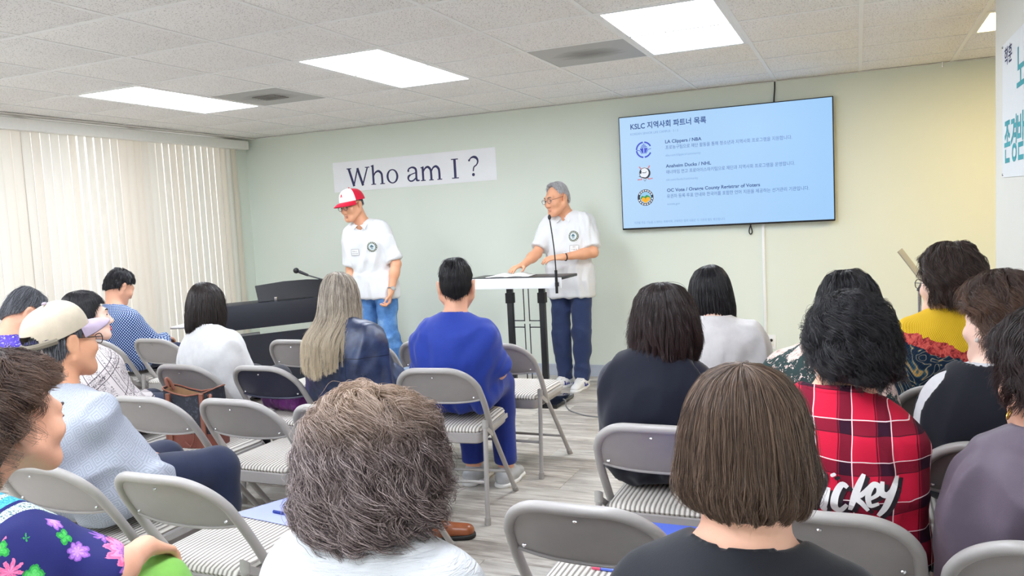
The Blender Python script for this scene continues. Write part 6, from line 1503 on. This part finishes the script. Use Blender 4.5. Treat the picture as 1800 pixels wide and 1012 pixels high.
def standing(P, d, polo_kw, skin, pants_m, shoes, belt=False):
    rx = d['rx']; fw = d['fw'] = A_((-rx[1], rx[0], 0)); J = JJ(); J.hc, J.R, J.hs = d['hc'], d['R'], d.get('hs', 1.0)
    add_part('body', stand_body(P, d), skin, P)
    m_polo = cloth('white_polo_pique', lin(222, 224, 227), .8, weave=500, grain=.012)
    VF = polo(d, **polo_kw); sh = add_part('polo_shirt', VF, m_polo, P); polo_collar(d, m_polo, P)
    v = [(-.014, -.055), (.014, -.055), (.014, .055), (-.014, .055)]
    f = Field(); hp = d['hip']; hx = d.get('hrx', rx)
    for q in (1, -1):
        H, K, An = d['leg'][q]; f.rc(hp + hx * q * .075, hp + hx * q * .07 + (0, 0, .10), .106, .102, .05); f.rc(H, K, .090, .066, .04); f.rc(K, K + (An - K) * .4, .066, .062, .03); f.fc(K, K + (An - K) * 1.06, .067, .060, .03)
    V, F = f.mesh(.0075); V = folds(V, F, .007, polo_kw['seed'] + 3, (8, 8, 7)); add_part('trousers', (V, F), pants_m, P)
    for q in (1, -1):
        up, so = shoe_mesh(d['leg'][q][2], d['toe'][q], L=.29, h=.006); o = add_part('shoe', up, shoes[0], P); add_part('sole', so, shoes[1], o); d['shoe%d' % q] = o
    return J, VF, sh
def loop_watch(P, w, e, r, m_band, m_face, out):
    """strap round the wrist at w (towards elbow e), face turned to 'out'"""
    u = A_(e) - A_(w); u /= np.linalg.norm(u); o = A_(out) - (A_(out) @ u) * u; o /= np.linalg.norm(o); p = np.cross(u, o); c = A_(w) + u * .028
    g = MB().tube([tuple(c + (o * math.cos(a) + p * math.sin(a)) * r) for a in np.linspace(0, 2 * math.pi, 24, endpoint=False)], .0055, 6, closed=True).build('watch_strap', m_band, P)
    MB().lathe([(0, 0), (.017, 0), (.018, .004), (.016, .008), (0, .008)], 18, frame(tuple(c + o * (r - .001)), tuple(p), tuple(u), tuple(o))).build('watch_face', m_face, g)
#@ P9
R9 = math.radians(180); P9 = person('grey-haired man with glasses in a white polo speaking at the podium', -2.845, -.45, 180, group='people standing at the front')
rx = A_((1.0, 0, 0))    # local x: the man's right = viewer's left
d = dict(rx=rx, hip=A_((0, 0, .90)), hs=1.1, b=.98, sh=A_((0.0, .0, 1.405)), sw=.20, nb=A_((.01, .005, 1.42)), hc=A_((.058, .065, 1.568)), R=rotm(-32, -10, 4), smile=1.0,
    arm={1: (A_((.165, 0, 1.348)), A_((.225, .16, 1.135)), A_((.265, .37, 1.055)), A_((.30, .9, -.10)), A_((0, -.1, -1)), .28), -1: (A_((-.165, 0, 1.348)), A_((-.228, .06, 1.125)), A_((-.035, .27, 1.105)), A_((.9, .35, -.02)), A_((.1, -.4, -.9)), .35)},
    leg={1: (A_((.085, 0, .86)), A_((.095, .02, .47)), A_((.085, -.01, .085))), -1: (A_((-.085, 0, .86)), A_((-.09, .02, .47)), A_((-.075, .02, .085)))}, toe={1: (.25, 1, 0), -1: (.0, 1, 0)})
m_snk = mat('sneaker_white', lin(238, 238, 240), .55, grain=.02); m_sol = mat('sole_white', lin(236, 236, 236), .6, grain=.02)
J, VF, sh = standing(P9, d, dict(hem=.765, seed=70, slv=.80, amp=.009), SKIN['b'], cloth('chino_navy', lin(46, 60, 98), .75), (m_snk, m_sol))
P9['label'] = 'grey-haired man with glasses in a white polo speaking at the podium'
badge(P9, sh, VF, d, (-.085, 1.265)); name_tag(P9, sh, VF, d, (-.092, 1.165), [('회장', -.012, .012, .008, .012), ('이영호', -.026, .026, -.014, .016)])
glasses(P9, J, mat('glasses_brown', lin(90, 50, 46), .3, grain=.05)); face_bits(P9, J, mat('brow_grey', lin(110, 104, 100), .8, grain=.1), mat('lips_man', lin(204, 136, 118), .5, grain=.05))
put_hair(P9, J, Hair('short', zs=1.03, a=(.081, .094, .100), hem=((0, .17), (35, .19), (56, .32), (78, .50), (100, .48), (112, .66), (180, .80)), lump=.03, seed=70, crown=(.01, -.02)), HM('silver', .42), 5500, r=.0006, npt=8, length=(.10, .26), start=(0, .95), clump=.12, frizz=.004, layer=(.96, 1.03), over=.0)
loop_watch(P9, d['arm'][-1][2], d['arm'][-1][1], .031, m_black, mat('watch_white', lin(226, 228, 232), .25, grain=.02), (0, .2, 1))
m_blue3 = mat('stripe_blue', lin(40, 48, 130), .6, grain=.05)
for q in (1, -1):
    g = A_(d['leg'][q][2]) * (1, 1, 0); u = A_(d['toe'][q]) / np.linalg.norm(d['toe'][q]); r_ = np.cross(u, (0, 0, 1))
    for k in range(3):
        for sd in (-1, 1):
            c = g + u * (.035 + .024 * k) + r_ * sd * .043 + (0, 0, .046); MB().box((-.004, -.012, -.018), (.004, .012, .018), frame(tuple(c), tuple(u), tuple(r_ * sd), tuple(A_((0, 0, 1)) * .9 - r_ * sd * .35))).build('stripe', m_blue3, d['shoe%d' % q])
    MB().tube(spline([tuple(g + u * .05 + r_ * .03 + (0, 0, .088)), tuple(g + u * .09 + (0, 0, .094)), tuple(g + u * .06 - r_ * .035 + (0, 0, .085)), tuple(g + u * .10 - r_ * .02 + (0, 0, .080))], 5), .004, 6).build('laces', m_snk, d['shoe%d' % q])
#@ P8
P8 = person('man in a red and white baseball cap and white polo looking down beside the piano', -4.455, -.86, 180, group='people standing at the front')
rx = A_((math.cos(.22), math.sin(.22), 0))
d = dict(rx=rx, hrx=A_((math.cos(.05), math.sin(.05), 0)), hip=A_((.02, 0, .90)), hs=1.06, b=.86, sh=A_((.045, .05, 1.42)), sw=.185, nb=A_((.075, .07, 1.447)), hc=A_((.125, .125, 1.61)), R=rotm(-15, -15, 4),
    arm={1: (A_((.185, .085, 1.335)), A_((.222, .07, 1.07)), A_((.205, .12, .84)), A_((-.05, .15, -1)), A_((-.9, -.2, 0)), .3), -1: (A_((-.105, .01, 1.335)), A_((-.205, .02, 1.10)), A_((-.185, .10, .87)), A_((.1, .2, -1)), A_((.8, .4, 0)), .75)},
    leg={1: (A_((.10, .0, .86)), A_((.115, .05, .47)), A_((.10, .02, .085))), -1: (A_((-.07, 0, .86)), A_((-.12, .06, .48)), A_((-.235, -.05, .10)))}, toe={1: (.3, 1, 0), -1: (.2, 1, 0)})
m_den, t = newmat('denim_blue', .8); n1 = t.noise(t.obj(), 7, 4, .6); t.base(t.ramp(n1, [(.3, lin(58, 100, 158)), (.55, lin(92, 138, 194)), (.75, lin(150, 184, 220))])); t.bump(t.noise(t.obj(), 400, 2, .6), .15, .003)
J, VF, sh = standing(P8, d, dict(hem=.815, seed=80, slv=.86, amp=.009), SKIN['b'], m_den, (mat('shoe_grey', lin(120, 120, 124), .6, grain=.05), m_sol))
badge(P8, sh, VF, d, (-.075, 1.255)); name_tag(P8, sh, VF, d, (.085, 1.215), [('KSLC', -.022, .022, .004, .012), ('VOLUNTEER', -.03, .03, -.014, .011)])
glasses(P8, J, m_black); face_bits(P8, J, None, mat('lips_man', lin(204, 136, 118), .5, grain=.05))
put_hair(P8, J, Hair('short', a=(.083, .096, .098), hem=((0, .0), (62, .0), (78, .50), (98, .50), (112, .62), (180, .72)), seed=80), HM('salt', .45), 2500, r=.0006, npt=6, length=(.08, .15), start=(.4, .95), clump=.08, frizz=.004, layer=(.92, .96), shell_layer=.90)
m_red = cloth('cap_red', lin(222, 24, 62), .7, grain=.04)
o, Rc = cap(P8, J, m_red, m_red, front_m=cloth('cap_white', lin(240, 240, 240), .75), tilt=3, z0=.046, h=.94)
def cap_pt(x, z, lift=.0035):   # point on the cap's front panel
    an = math.pi / 2 - x / .100; th = math.asin(min(1, max(0, (z - .046) / .111)) ** (1 / .95)); rr = math.cos(th) ** .72
    return J.hc + Rc @ A_(((.090 + lift) * rr * math.cos(an), (.108 + lift) * rr * math.sin(an) - .012, z + lift * .4))
for nm, m_, w_, lf in (('emblem_outline', mat('emblem_navy', lin(40, 40, 96), .6, grain=.04), .020, .003), ('emblem', m_red, .011, .0048)):
    for st_ in ([(-.028, .058), (-.010, .092), (.0, .112)], [(.0, .112), (.010, .092), (.028, .058)], [(-.017, .074), (.017, .074)]):
        v_, f_ = ribbon(st_, w_); link(nm, mesh_np(nm, [tuple(cap_pt(x, z, lf)) for x, z in v_], f_, False), m_, o)
loop_watch(P8, d['arm'][-1][2], d['arm'][-1][1], .033, m_chrome, mat('watch_silver', lin(200, 202, 206), .25, .8, grain=.02), (-.7, .6, 0))
def ed(fn,*ps):
    s=open(fn).read()
    for a,b in ps:
        if a not in s: print('MISSING',fn,a[:80]); continue
        s=s.replace(a,b)
    open(fn,'w').write(s)
